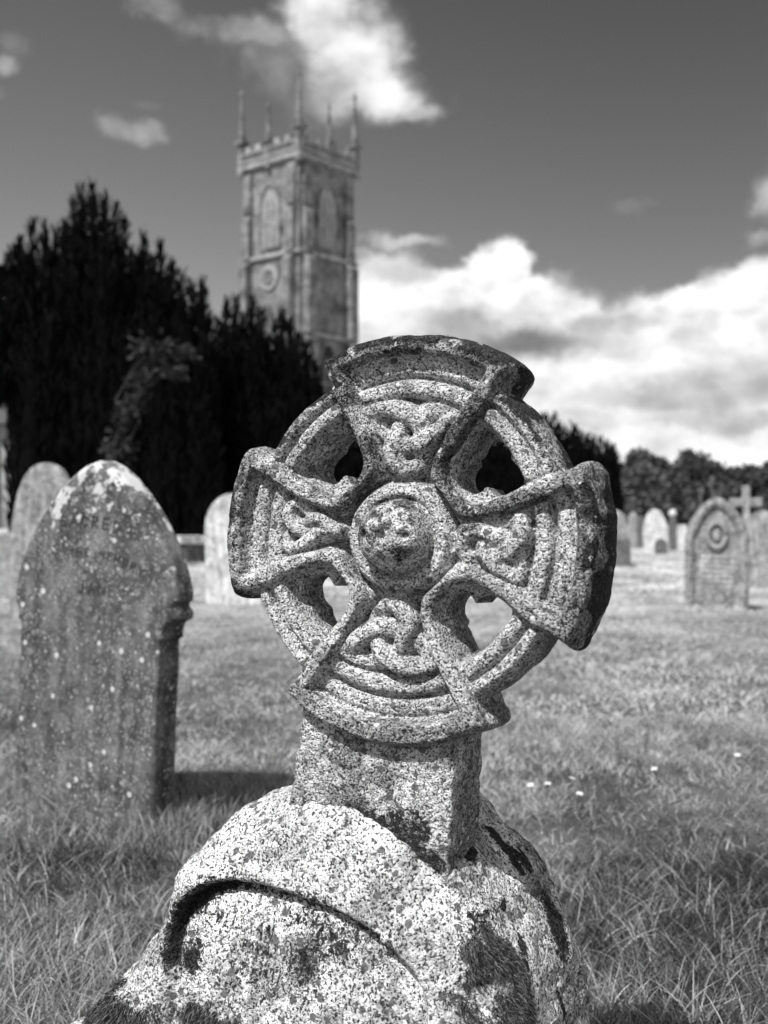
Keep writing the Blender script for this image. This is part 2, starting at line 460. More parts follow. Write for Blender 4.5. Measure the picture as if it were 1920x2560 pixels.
# ------------------------------------------------------------------ granite wheel cross
U = 0.20                                     # metres per unit (radius of the groove round the ring)
YAW, PIT = -0.46983, -0.05706
ROLL = math.radians(-4.3)
TH = 0.64                                    # thickness in units
def cross_matrix():
    cy, sy = math.cos(YAW), math.sin(YAW); cp, sp = math.cos(PIT), math.sin(PIT); cr, sr = math.cos(ROLL), math.sin(ROLL)
    Ry = Matrix(((cy, 0, sy), (0, 1, 0), (-sy, 0, cy))); Rx = Matrix(((1, 0, 0), (0, cp, -sp), (0, sp, cp)))
    Rz = Matrix(((cr, -sr, 0), (sr, cr, 0), (0, 0, 1)))
    R = Ry @ Rx @ Rz                         # local (right, up, toward viewer) -> camera axes
    C = Matrix(((1, 0, 0), (0, 0, -1), (0, 1, 0)))
    T = C @ (Vector((0.0904*U, -0.1542*U, -6.7887*U)) + R @ Vector((0, 0, .07*U))) + Vector((0, 0, CAMH))
    return Matrix.Translation(T) @ (C @ R).to_4x4()
CM = cross_matrix()

def knot_height(u, v, pts, hts, hw):
    """max over segments of a rounded strand; pts (n,2) closed"""
    H = np.full(u.shape, -9., np.float32)
    n = len(pts)
    for i in range(n):
        a = pts[i]; b = pts[(i+1) % n]
        x0, x1 = min(a[0], b[0])-hw*1.5, max(a[0], b[0])+hw*1.5; y0, y1 = min(a[1], b[1])-hw*1.5, max(a[1], b[1])+hw*1.5
        i0, i1 = np.searchsorted(u[:, 0], [x0, x1]); j0, j1 = np.searchsorted(v[0], [y0, y1])
        uu = u[i0:i1, j0:j1]; vv = v[i0:i1, j0:j1]
        d = b-a; L = d@d+1e-9
        t = np.clip(((uu-a[0])*d[0]+(vv-a[1])*d[1])/L, 0, 1)
        ds = np.hypot(uu-a[0]-t*d[0], vv-a[1]-t*d[1])/hw
        h = hts[i]*(1-t)+hts[(i+1) % n]*t
        prof = np.where(ds < 1.25, h-.06*ds**4, -9)
        H[i0:i1, j0:j1] = np.maximum(H[i0:i1, j0:j1], prof)
    return H

def cross_height(h):                         # voxel in units (1.7 mm)
    us = np.arange(-1.38, 1.40, h, dtype=np.float32); vs = np.arange(-2.24, 1.36, h, dtype=np.float32)
    ws = np.arange(-TH-.06, .25, h, dtype=np.float32)
    u, v = np.meshgrid(us, vs, indexing='ij')
    # slight irregularity of hand carving
    uw = u+(fbm(u*3+9, v*3, 0*u, 2)-.5)*.02; vw = v+(fbm(u*3, v*3+7, 0*u, 2)-.5)*.02
    r = np.hypot(uw, vw); th = np.degrees(np.arctan2(vw, uw))
    arms = [(90, 32.5, 23.2), (180, 24.5, 16.3), (-90, 34.3, 24.0), (0, 26.0, 18.0)]
    Sarm = np.full(u.shape, 9., np.float32); pin = np.full(u.shape, 9., np.float32)
    for a, ho, hi in arms:
        da = np.abs((th-a+180) % 360-180)
        s_ = np.radians(da-ho)*np.maximum(r, .25); Sarm = np.minimum(Sarm, smax(s_, r-1.305, .03))
        pin = np.minimum(pin, np.radians(da-hi)*r)       # <0 inside sunk panel
    Sarm = smin(Sarm, r-.49, .17)
    pin = np.maximum(Sarm+.150, -.02-np.maximum(r-.34, 0)*0)
    pin = np.where(r < 1.2, Sarm+.150-.045*(1-ss(r, .45, .8)), 9)
    Sring = np.maximum(r-1.125, .868-r)
    Sshaft = np.maximum(np.abs(uw+.062)-(.545+.040*np.clip(-vw-1.1, 0, 2)), np.maximum(vw+1.05, -vw-2.16))
    # ---- front relief
    band_edge = np.minimum(-Sarm, pin)                   # distance inside the raised border strip
    rim_edge = np.minimum(np.minimum(-Sarm, r-1.15), 9)
    strip = np.maximum(band_edge, np.where(r > 1.10, np.minimum(-Sarm, r-1.15), -9))
    strip = np.where(r < .40, -9, strip)
    Hs = -.008-.11*(1-ss(strip, -.014, .036))            # raised strip, rounded shoulders
    floor = -.190
    H = np.where(strip > -.012, Hs, floor)
    inp = (pin < 0)
    def half_round(c, hw, top): return top-.075*np.minimum(np.abs((r-c)/hw), 1.12)**4
    hr = np.maximum(half_round(.942, .068, -.085), half_round(1.08, .070, -.105))
    H = np.where(inp & (r > .872) & (r < 1.16), np.maximum(H, hr), H)
    # the ring itself
    Hring = np.maximum(half_round(.936, .068, -.055), half_round(1.062, .060, -.05))
    Hring = Hring-.5*np.maximum(r-1.075, 0)
    ring_here = (Sring < 0) & (Sarm > -.0)
    H = np.where(ring_here, Hring, H)
    # knots
    def strand(n, lobes):
        t = np.linspace(0, 2*np.pi, n, endpoint=False)
        if lobes == 3:
            x = np.sin(t)+2*np.sin(2*t); y = np.cos(t)-2*np.cos(2*t); z = -np.sin(3*t)
            return x/2.6*(1+1.1*(1-ss((y+3)/5.1, .12, .60))), (y+3)/5.1, z
        x = np.cos(t)+1.55*np.cos(3*t); y = np.sin(t)-1.55*np.sin(3*t)
        c, s_ = math.cos(math.pi/4), math.sin(math.pi/4); x, y = c*x-s_*y, s_*x+c*y
        return x/2.0, (y+2.0)/4.0, np.sin(4*t)
    for a, ho, hi in arms:
        lob = 4 if a == 180 else 3
        X, Yk, Z = strand(96, lob)
        if lob == 3: rr = .425+Yk*.385
        else: rr = .43+Yk*.39
        wd = np.radians(ho)*rr-.135-.050
        if lob == 3: wd = np.maximum(wd, .10)*(1+.12*ss(Yk, .4, .9))
        ta = X*wd
        ar = np.radians(a)
        er = np.array([math.cos(ar), math.sin(ar)]); et = np.array([-math.sin(ar), math.cos(ar)])
        pts = rr[:, None]*er+ta[:, None]*et
        kh = knot_height(u, v, pts, -.056+.032*Z, .064 if lob == 3 else .049)
        ok = inp & (r < .875) & (r > .34)
        H = np.where(ok, np.maximum(H, kh), H)
    # hub: collar and boss
    col = -.055-.07*ss(r, .325, .372)
    H = np.where(r < .372, np.maximum(np.where(r < .33, -9, H), col), H)
    H = np.where((r >= .33) & (r < .40), np.minimum(H, np.maximum(col, -.125)+ss(r, .372, .40)*.12), H)
    boss = -.06+.25*np.sqrt(np.maximum(1-(r/.235)**2, 0))**.85
    H = np.where((r > .225) & (r < .28), np.minimum(H, -.055-.035*np.exp(-((r-.250)/.012)**2)), H)
    H = np.where(r < .235, np.maximum(boss, -.085), H)
    for dx, dy, hr_, dp in ((0, .0, .030, .05), (.015, .140, .025, .04), (-.135, .0, .022, .04), (.135, .012, .026, .045), (0, -.140, .027, .05)):
        dd = np.hypot(u-dx, v-dy); H = H-dp*(1-ss(dd, hr_*.75, hr_*1.15))
    # shaft face
    sh = (Sshaft < .02) & (Sarm > 0) & (v < -.9)
    H = np.where(sh, -.110, H)
    far_out = (Sarm > .03) & (Sring > .03) & (Sshaft > .03)
    # light blur to weather the carving
    for _ in range(1):
        Hp = np.pad(H, 1, mode='edge')
        H = np.where(far_out, H, (Hp[1:-1, 1:-1]*2+Hp[2:, 1:-1]+Hp[:-2, 1:-1]+Hp[1:-1, 2:]+Hp[1:-1, :-2])/6)
    H = H+(fbm(u*9, v*9, 0*u+3, 3)-.5)*.022+(fbm(u*45, v*45, 0*u+3, 2)-.5)*.010
    return u, v, us, vs, ws, H, Sarm, Sring, Sshaft

def build_cross():
    h = .0085
    u, v, us, vs, ws, H, Sarm, Sring, Sshaft = cross_height(h)
    r = np.hypot(u, v)
    gx, gy = np.gradient(H, h); gl = np.sqrt(1+np.minimum(gx**2+gy**2, 6))
    # rounded outline
    Sf = smin(smin(Sarm, Sring, .02), Sshaft, .015)
    er = (fbm(u*12, v*12, 0*u+8, 3)-.5)*.03
    # pierced quatrefoil web between the faces
    q = np.full(u.shape, 9., np.float32)
    for k, a in enumerate((45, 135, -135, -45)):
        ar = math.radians(a); c = np.array([math.cos(ar), math.sin(ar)]); tt = np.array([-c[1], c[0]])
        for (dr, dt, rad) in ((.565, 0, .10), (.735, .15, .12), (.735, -.15, .12), (.80, .0, .085), (.70, 0, .11)):
            cx = dr*c+dt*tt; q = smin(q, np.hypot(u-cx[0], v-cx[1])-rad, .035)
    Sweb = np.maximum(r-1.0, -q)
    f = np.empty((len(us), len(vs), len(ws)), np.float32)
    er2 = (fbm(u*6+3, v*6, 0*u+2, 2)-.5)*.015
    Sh_ = np.where(v < -1.0, np.maximum(smin(Sarm, Sring, .02), -9), 9)
    Sf2 = (smin(Sarm, Sring, .02)+er).astype(np.float32); Sweb2 = (Sweb+er2).astype(np.float32); Ssh = (Sshaft+er).astype(np.float32)
    for k, w in enumerate(ws):
        dmid = abs(w+TH*.54)
        S3 = Sf2+.045*((w+.28)/.30)**2
        S3 = smin(S3, smax(Sweb2, (dmid-.15), .03), .05)
        S3 = smin(S3, smax(Ssh, -.600-w, .03), .02)
        back = (-TH-w)+.05*((Sring < 0) & (Sarm > 0))
        f[:, :, k] = smax(smax(S3, (w-H)/gl, .035), back, .03)
    V, Q = surface_nets(f, (us[0], vs[0], ws[0]), h)
    del f
    # lichen maps in local polar coordinates
    x, y, z = V.T
    r = np.hypot(x, y); t = np.degrees(np.arctan2(y, x)); nz_ = fbm(x*7, y*7, z*7, 4)
    n2 = fbm(x*4+3, y*4, z*4+5, 3)
    dark = np.zeros(len(V)); grime_shade = np.zeros(len(V))
    top = ss(r, 1.17, 1.25)*ss(t, 48, 58)*(1-ss(t, 118, 125))
    dark = np.maximum(dark, top*ss(nz_, .34, .48)*(.85+.6*ss(r, 1.21, 1.28)))
    ur = ss(r, 1.03, 1.1)*ss(t, 18, 26)*(1-ss(t, 62, 66)); dark = np.maximum(dark, ur*ss(nz_, .42, .55)*1.0)
    rc = ss(r, 1.17, 1.24)*(np.abs(t) < 34); dark = np.maximum(dark, rc*ss(nz_, .40, .54)*.95*(.55+.45*ss(-z, -.1, .1)))
    ul = ss(r, 1.0, 1.07)*(t > 118)*(t < 152); dark = np.maximum(dark, ul*ss(nz_, .42, .56)*.8)
    lc = ss(r, 1.16, 1.24)*(np.abs(t) > 155); dark = np.maximum(dark, lc*ss(nz_, .46, .6)*.7)
    ft = (y < -1.45)*ss(-y, 1.55, 1.88)*ss(nz_+.18*ss(x, -.6, .2)-.25*ss(x, .2, .5), .40, .58); dark = np.maximum(dark, ft)
    grime_shade = .15*ss(y, .2, 1.2)*ss(n2, .35, .6)+.5*rc+.6*ur+.5*ul+.4*lc+.5*top+.85*ss(n2, .38, .56)*(y < -1.15)
    # the raised border strips carry more lichen than the sheltered panels
    iu = np.clip(((x-us[0])/h).astype(int), 0, len(us)-1); iv = np.clip(((y-vs[0])/h).astype(int), 0, len(vs)-1)
    sa = Sarm[iu, iv]; hz_ = H[iu, iv]
    strip = ss(sa, -.165, -.14)*(sa < .02)*(z > -.10)
    rim = ss(r, 1.14, 1.17)*(sa < .02)
    up = ss(y+.25*x, -.25, .45)
    grime_shade = grime_shade+strip*(.25+.55*up)*ss(nz_, .30, .55)+rim*.4
    dark = np.maximum(dark, strip*up*ss(nz_, .44, .62)*.46)
    grime_shade = grime_shade+.35*ss(-z, .12, .3)  # relief shade put into the colour: stone below the face darker
    bl = ss(.25-np.hypot(x+.02, y-.03), 0, .04)*ss(nz_, .38, .5); grime_shade = np.maximum(grime_shade, bl*1.0); dark = np.maximum(dark, bl*ss(n2, .42, .6)*.5)
    dark = np.minimum(dark, .74)
    V = V*U
    o = mk('celtic_cross', V, Q, M['granite'], smooth=True, attrs={'dark': dark, 'grime_shade': grime_shade})
    o.matrix_world = CM
    tag(o, 'granite wheel-head Celtic cross with knotwork panels and drilled boss, leaning on the rough base', 'celtic cross')
    return o
cross = build_cross()

# ------------------------------------------------------------------ rough block the cross stands on
BY = math.radians(-30)
BR = np.array([math.cos(BY), math.sin(BY)]); BD = np.array([-math.sin(BY), math.cos(BY)]); BO = np.array([-.06, 1.332])
LEAN = .28
def block_uv(px, py, off=0.0):
    """photo point -> (s, z) on the leaning front plane of the block"""
    dx = (px-960)/F; dz = -(py-1280)/F
    # depth coordinate d = (p-BO).BD = LEAN*(z-.45)+off
    a = dx*BD[0]+BD[1]-LEAN*dz; b = BO@BD+LEAN*(1-.45)+off
    D = b/a; p = np.array([dx*D, D]); return (p-BO)@BR, 1+dz*D
def poly_sdf(pts, X, Z):
    pts = np.asarray(pts, float); d = np.full(X.shape, 1e9); ins = np.zeros(X.shape, bool)
    n = len(pts)
    for i in range(n):
        a = pts[i]; b = pts[(i+1) % n]; e = b-a; L = e@e+1e-12
        t = np.clip(((X-a[0])*e[0]+(Z-a[1])*e[1])/L, 0, 1)
        d = np.minimum(d, np.hypot(X-a[0]-t*e[0], Z-a[1]-t*e[1]))
        c = ((a[1] > Z) != (b[1] > Z)); 
        if abs(e[1]) > 1e-9: ins ^= c & (X < e[0]*(Z-a[1])/e[1]+a[0])
    return np.where(ins, -d, d)
def line_dist(pts, X, Z):
    d = np.full(X.shape, 1e9)
    for a, b in zip(pts[:-1], pts[1:]):
        a = np.array(a); e = np.array(b)-a; L = e@e+1e-12
        t = np.clip(((X-a[0])*e[0]+(Z-a[1])*e[1])/L, 0, 1)
        d = np.minimum(d, np.hypot(X-a[0]-t*e[0], Z-a[1]-t*e[1]))
    return d
GLY = {  # strokes in a 1 x 1.5 cell
 'W': [[(0, 1.5), (.25, 0), (.5, 1.1), (.75, 0), (1, 1.5)]], 'I': [[(.5, 0), (.5, 1.5)], [(.35, 1.5), (.65, 1.5)], [(.35, 0), (.65, 0)]],
 'L': [[(.2, 1.5), (.2, 0), (.85, 0), (.85, .25)]], 'A': [[(0, 0), (.5, 1.5), (1, 0)], [(.22, .55), (.78, .55)]],
 'M': [[(0, 0), (.1, 1.5), (.5, .4), (.9, 1.5), (1, 0)]], 'B': [[(.15, 0), (.15, 1.5), (.7, 1.4), (.75, 1.0), (.2, .8), (.85, .6), (.85, .15), (.15, 0)]],
 'O': [[(.5, 1.5), (.1, 1.1), (.1, .4), (.5, 0), (.9, .4), (.9, 1.1), (.5, 1.5)]], 'R': [[(.15, 0), (.15, 1.5), (.75, 1.4), (.8, .95), (.15, .75), (.85, 0)]],
 'N': [[(.1, 0), (.1, 1.5), (.9, 0), (.9, 1.5)]], 'T': [[(.5, 0), (.5, 1.5)], [(.05, 1.5), (.95, 1.5)]], 'S': [[(.85, 1.25), (.5, 1.5), (.15, 1.2), (.3, .85), (.8, .6), (.85, .25), (.5, 0), (.1, .25)]],
 'C': [[(.9, 1.2), (.5, 1.5), (.1, 1.1), (.1, .4), (.5, 0), (.9, .3)]], 'E': [[(.85, 1.5), (.15, 1.5), (.15, 0), (.85, 0)], [(.15, .8), (.65, .8)]],
 'D': [[(.15, 0), (.15, 1.5), (.6, 1.4), (.9, .9), (.9, .5), (.6, .1), (.15, 0)]], 'H': [[(.1, 0), (.1, 1.5)], [(.9, 0), (.9, 1.5)], [(.1, .8), (.9, .8)]],
 'Y': [[(0, 1.5), (.5, .8), (1, 1.5)], [(.5, .8), (.5, 0)]], 'F': [[(.85, 1.5), (.15, 1.5), (.15, 0)], [(.15, .8), (.65, .8)]], 'J': [[(.7, 1.5), (.7, .3), (.4, 0), (.1, .3)]],
 ' ': []}
def text_lines(txt, x0, z0, w, h, gap, slope=0.0, curve=0.0):
    out = []
    n = len(txt)
    for k, ch in enumerate(txt):
        bx = x0+k*(w+gap); c = (k-(n-1)/2); bz = z0+slope*(bx-x0)-curve*c*c; rot = slope-2*curve*c/(w+gap)
        ww = w*.35 if ch == 'I' else w
        for st in GLY[ch]:
            out.append([(bx+(x*ww+(w-ww)/2)-y/1.5*h*rot, bz+y/1.5*h+x*ww*rot) for x, y in st])
    return out

def build_block():
    h = .0020
    ss_ = np.arange(-.50, .30, h, dtype=np.float32); ds = np.arange(-.16, .44, h*1.0, dtype=np.float32); zs = np.arange(.24, .68, h, dtype=np.float32)
    # profile, ground to top
    prof = [(-.44, -.2), (-.42, .2), (-.372, .32), (-.325, .378), (-.290, .44), (-.262, .51), (-.225, .56), (-.17, .605), (-.09, .632), (0, .636),
            (.05, .618), (.09, .592), (.135, .557), (.170, .515), (.198, .465), (.218, .415), (.232, .36), (.245, .2), (.25, -.2)]
    s2, z2 = np.meshgrid(ss_, zs, indexing='ij')
    Pf = poly_sdf(prof, s2, z2)
    arch = [block_uv(*p) for p in [(438, 2400), (445, 2345), (462, 2285), (500, 2238), (545, 2214), (600, 2204), (680, 2217), (760, 2243), (850, 2277), (930, 2318), (1000, 2368), (1045, 2415), (1068, 2470), (1078, 2560)]]
    pan = arch+[(arch[-1][0], -.2), (arch[0][0]-.005, -.2)]
    Sp = poly_sdf(pan, s2, z2)
    rec = .022*(1-ss(Sp, -.012, .006))                       # sunk inscription panel
    ad = line_dist(arch, s2, z2)
    edge = (s2 < .07)
    rec = rec+.020*np.exp(-(ad/.007)**2)*edge*(.5+ .7*ss(-s2, .02, .2))
    # inscription
    (ax, az_), (bx, bz) = block_uv(540, 2318), block_uv(700, 2400)
    L = []
    sl_ = -.07
    L += text_lines('WILLIAM', block_uv(540, 2306)[0], block_uv(540, 2306)[1], .0085, .017, .0052, sl_)
    L += text_lines('BORN', block_uv(606, 2374)[0], block_uv(606, 2374)[1], .0070, .0125, .0046, sl_)
    L += text_lines('T', block_uv(598, 2436)[0], block_uv(598, 2436)[1], .010, .014, .004, sl_)
    L += text_lines('IIII', block_uv(645, 2440)[0], block_uv(645, 2440)[1], .006, .015, .0035, sl_)
    ld = np.full(s2.shape, 9.)
    for st in L: ld = np.minimum(ld, line_dist(st, s2, z2))
    rec = rec+.0032*np.exp(-(ld/.0015)**2)
    # mossy hollow on the right
    hx, hz = block_uv(1250, 2470)
    rec = rec+.022*np.exp(-(((s2-hx)/.05)**2+((z2-hz)/.06)**2))
    df = LEAN*(z2-.45)-.022+rec
    df = df-.07*np.maximum(.40-z2, 0)*ss(-s2, .25, .36)
    f = np.empty((len(ss_), len(ds), len(zs)), np.float32)
    for j, d in enumerate(ds):
        n1 = (fbm(s2*9+2, z2*9, 0*s2+d*9, 3)-.5)*.030; n2 = (fbm(s2*60, z2*60, 0*s2+d*60, 2)-.5)*.0075
        f[:, j, :] = smax(smax(Pf, (df-d+.05*np.clip(s2-.06, 0, .2)**2*20), .066), d-.34, .10)+n1*(.35+.65*ss(Sp, -.02, .03))+n2
    V, Q = surface_nets(f, (0, 0, 0), 1.0)
    V = V*np.array([h, h, h])+np.array([ss_[0], ds[0], zs[0]])
    Q = Q                               # axes (s, d, z) are a left-to-right, near-to-far, up frame: right-handed
    s, d, z = V.T
    nz_ = fbm(s*30, d*30, z*30, 4); n2 = fbm(s*14+5, d*14, z*14, 3)
    dark = np.zeros(len(V)); grime_shade = .38*ss(n2, .44, .62)
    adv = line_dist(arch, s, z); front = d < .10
    gl = np.exp(-(adv/.010)**2)*(d < LEAN*(z-.45)+.03)*(s < .09)*(.60+.5*ss(-s, .13, .2)); dark = np.maximum(dark, gl)  # colour darkened along the arch groove
    ldv = np.full(len(V), 9.)
    m_ = (d < .10) & (s < .05) & (s > -.32)
    for st in L: ldv[m_] = np.minimum(ldv[m_], line_dist(st, s[m_], z[m_]))
    dark = np.maximum(dark, .75*np.exp(-(ldv/.0014)**2))
    def patch(px, py, rx, ry, amp, rot=0.0):
        c = np.array(block_uv(px, py)); a = (s-c[0])*math.cos(rot)+(z-c[1])*math.sin(rot); b_ = -(s-c[0])*math.sin(rot)+(z-c[1])*math.cos(rot)
        return amp*np.exp(-((a/rx)**2+(b_/ry)**2))*(d < .12)
    for a in ((500, 2250, .045, .018, .95, .75), (455, 2300, .014, .03, 1., 0), (482, 2388, .018, .03, 1.05, 0), (430, 2225, .010, .03, .8, 0),
              (770, 2300, .03, .02, .66, 0), (760, 2410, .03, .05, .60, 0), (830, 2350, .075, .035, .60, 0), (780, 2240, .05, .012, .5, 0), (1180, 2330, .03, .03, .5, 0), (640, 2440, .05, .02, .45, 0), (700, 2215, .09, .010, .5, -.2)):
        dark = np.maximum(dark, patch(*a)*(.5+.9*nz_))
    # runs of black growth, and a black slit laid in colour without depth, down the right flank
    side = (s > .10); 
    run = fbm(d*34, z*9+d*6, s*8, 4); dark = np.maximum(dark, side*ss(d, .06, .12)*ss(run, .54, .66)*ss(fbm(s*22, d*22, z*22+9, 2), .42, .58)*.95)
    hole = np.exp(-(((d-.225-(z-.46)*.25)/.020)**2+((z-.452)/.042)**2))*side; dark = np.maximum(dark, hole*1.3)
    grime_shade = grime_shade+.55*ss(n2, .45, .6)*side*ss(d, 0, .1)+.4*ss(n2, .47, .6)*(z < .47)*(s > -.12)*(s < .02)
    Vw = np.stack([BO[0]+s*BR[0]+d*BD[0], BO[1]+s*BR[1]+d*BD[1], z], 1)
    org = np.array([BO[0], BO[1], 0.0])
    o = mk('rough_stone_base', Vw-org, Q, M['granite_base'], smooth=True, attrs={'dark': dark, 'grime_shade': grime_shade}); o.location = org
    tag(o, 'rough-hewn pale granite base with sunk arched inscription panel under the Celtic cross', 'stone base')
    # buried foot of the base, below the part seen
    V0 = [(BO[0]+a*BR[0]+b*BD[0], BO[1]+a*BR[1]+b*BD[1], c) for c in (-.1, .27) for a, b in ((-.44, -.05), (.20, -.05), (.20, .30), (-.44, .30))]
    ft = mk('foot', np.array(V0)-org, [[3, 2, 1, 0], [4, 5, 6, 7], [0, 1, 5, 4], [1, 2, 6, 5], [2, 3, 7, 6], [3, 0, 4, 7]], M['granite_base'], o)
    # ---- normals for moss
    me = o.data; nr = np.empty(len(V)*3, np.float32); me.vertices.foreach_get('normal', nr); nr = nr.reshape(-1, 3)
    return o, Vw, nr, s, d, z, nz_
block, BVW, BN, bs, bd, bz_, bnz = build_block()

def blades(base, direc, length, width, tone, bend, segs=3, seedv=0):
    """base (n,3), direc (n,3) unit growth direction, bend (n,3) tip offset -> verts, quads(list arrays), tone attr"""
    n = len(base); side = np.cross(direc, np.random.default_rng(seedv).normal(size=(n, 3))); side /= np.linalg.norm(side, axis=1)[:, None]+1e-9
    rows = []
    for k in range(segs+1):
        t = k/segs; c = base+direc*(length*t)[:, None]+bend*(t*t)
        w = width*(1-t**1.6*.93)*.5
        rows.append(c-side*w[:, None]); rows.append(c+side*w[:, None])
    V = np.stack(rows, 1).reshape(-1, 3)
    b0 = (np.arange(n)*(2*(segs+1)))[:, None]
    Q = np.concatenate([np.stack([b0[:, 0]+2*k, b0[:, 0]+2*k+1, b0[:, 0]+2*k+3, b0[:, 0]+2*k+2], 1) for k in range(segs)])
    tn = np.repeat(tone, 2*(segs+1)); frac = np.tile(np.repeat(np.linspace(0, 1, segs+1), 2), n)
    return V, Q, tn, frac

def build_moss():
    spots = [('dark moss cushion on the right flank of the rough base', lambda: patchm(1250, 2520, .056, .062)),
             ('shaggy moss tuft hanging at the lower left corner of the rough base', lambda: patchm(290, 2540, .050, .042)),
             ('low moss mat along the bottom of the inscription panel', lambda: patchm(500, 2545, .065, .018))]
    def patchm(px, py, rx, rz_):
        c = block_uv(px, py); return np.exp(-(((bs-c[0])/rx)**2+((bz_-c[1])/rz_)**2))*(bd < .10)
    for k, (lab, fn) in enumerate(spots):
        m = fn(); m = np.where(m > .16, m+(bnz-.5)*1.9, -1)
        m = m+np.random.default_rng(9).normal(size=len(m))*.14; idx = np.nonzero(m > .52)[0]
        if len(idx) == 0: continue
        r_ = np.random.default_rng(20+k); pr_ = np.clip((m[idx]-.5)*3.0, .04, 1); pick = r_.choice(idx, size=min(18000, len(idx)*3), p=pr_/pr_.sum())
        n = len(pick); nn = BN[pick]
        di = nn*.8+np.array([0, 0, -.35])+r_.normal(size=(n, 3))*.45; di /= np.linalg.norm(di, axis=1)[:, None]
        ln = r_.uniform(.004, .010, n); bend = np.stack([r_.normal(size=n)*.002, r_.normal(size=n)*.002, -r_.uniform(.002, .009, n)], 1)
        V, Q, tn, fr = blades(BVW[pick]+r_.normal(size=(n, 3))*.0012, di, ln, r_.uniform(.0010, .0017, n), r_.uniform(0, .75, n)**2, bend, 2, 30+k)
        tag(mk('moss', V, Q, M['moss'], attrs={'tone': np.clip(tn*(.25+fr), 0, 1)}), lab, 'moss', kind='stuff')
build_moss()

def build_wisps():
    """dry grass wisps caught at the foot of the cross shaft"""
    mb = MB(); r_ = random.Random(5)
    def sp(px, py, D): return Vector(P(px, py, D))
    lines = [[(690, 2040), (735, 2032), (790, 2052), (830, 2070)], [(738, 2032), (742, 2062), (765, 2050), (775, 2026)], [(772, 2025), (790, 2050), (820, 2062)],
             [(820, 2056), (830, 2085), (880, 2100)], [(735, 2034), (770, 2060), (850, 2085), (900, 2098)], [(680, 2055), (700, 2035), (735, 2030)], [(830, 2075), (870, 2085), (905, 2110)]]
    for ln in lines:
        pts = []
        for i in range(len(ln)-1):
            for t in (0, .33, .66): 
                px = ln[i][0]*(1-t)+ln[i+1][0]*t; py = ln[i][1]*(1-t)+ln[i+1][1]*t
                D = 1.432-(px-712)*.00027-.012
                v = sp(px+r_.uniform(-2, 2), py+r_.uniform(-2, 2), D); pts.append(v)
        mb.tube(pts, .00075, 5)
    o = mb.build('straw_wisp', M['straw'], smooth=True)
    tag(o, 'thin dry grass wisps caught where the cross shaft meets the rough base', 'dry grass')
build_wisps()

# ------------------------------------------------------------------ headstones
def slab(outline, th, h, mat, name, parent=None, recess=None, noise=.006, edge=.012, crust=0.0, loc=None):
    """upright slab: outline (x,z), thickness along +y, front at y=0; recess(X,Z)->depth"""
    o_ = np.array(outline); x0, z0 = o_.min(0)-.03; x1, z1 = o_.max(0)+.03
    xs = np.arange(x0, x1, h, dtype=np.float32); zs = np.arange(z0, z1, h, dtype=np.float32); ys = np.arange(-.04, th+.05, h, dtype=np.float32)
    X, Z = np.meshgrid(xs, zs, indexing='ij'); Sd = poly_sdf(outline, X, Z)+(fbm(X*12, Z*12, 0*X, 3)-.5)*noise
    fr = (recess(X, Z) if recess else 0*X)+(fbm(X*8+4, Z*8, 0*X+3, 3)-.5)*noise
    f = np.empty((len(xs), len(ys), len(zs)), np.float32)
    for j, y in enumerate(ys): f[:, j, :] = smax(smax(Sd, fr-y, edge), y-th, edge)
    V, Q = surface_nets(f, (xs[0], ys[0], zs[0]), h)
    x, y, z = V.T
    cr = crust*ss(z, z1-.42, z1-.06)*(.6+.8*fbm(x*9, y*9, z*9+4, 3))
    return mk(name, V, Q, mat, parent, smooth=True, attrs={'crust': cr})

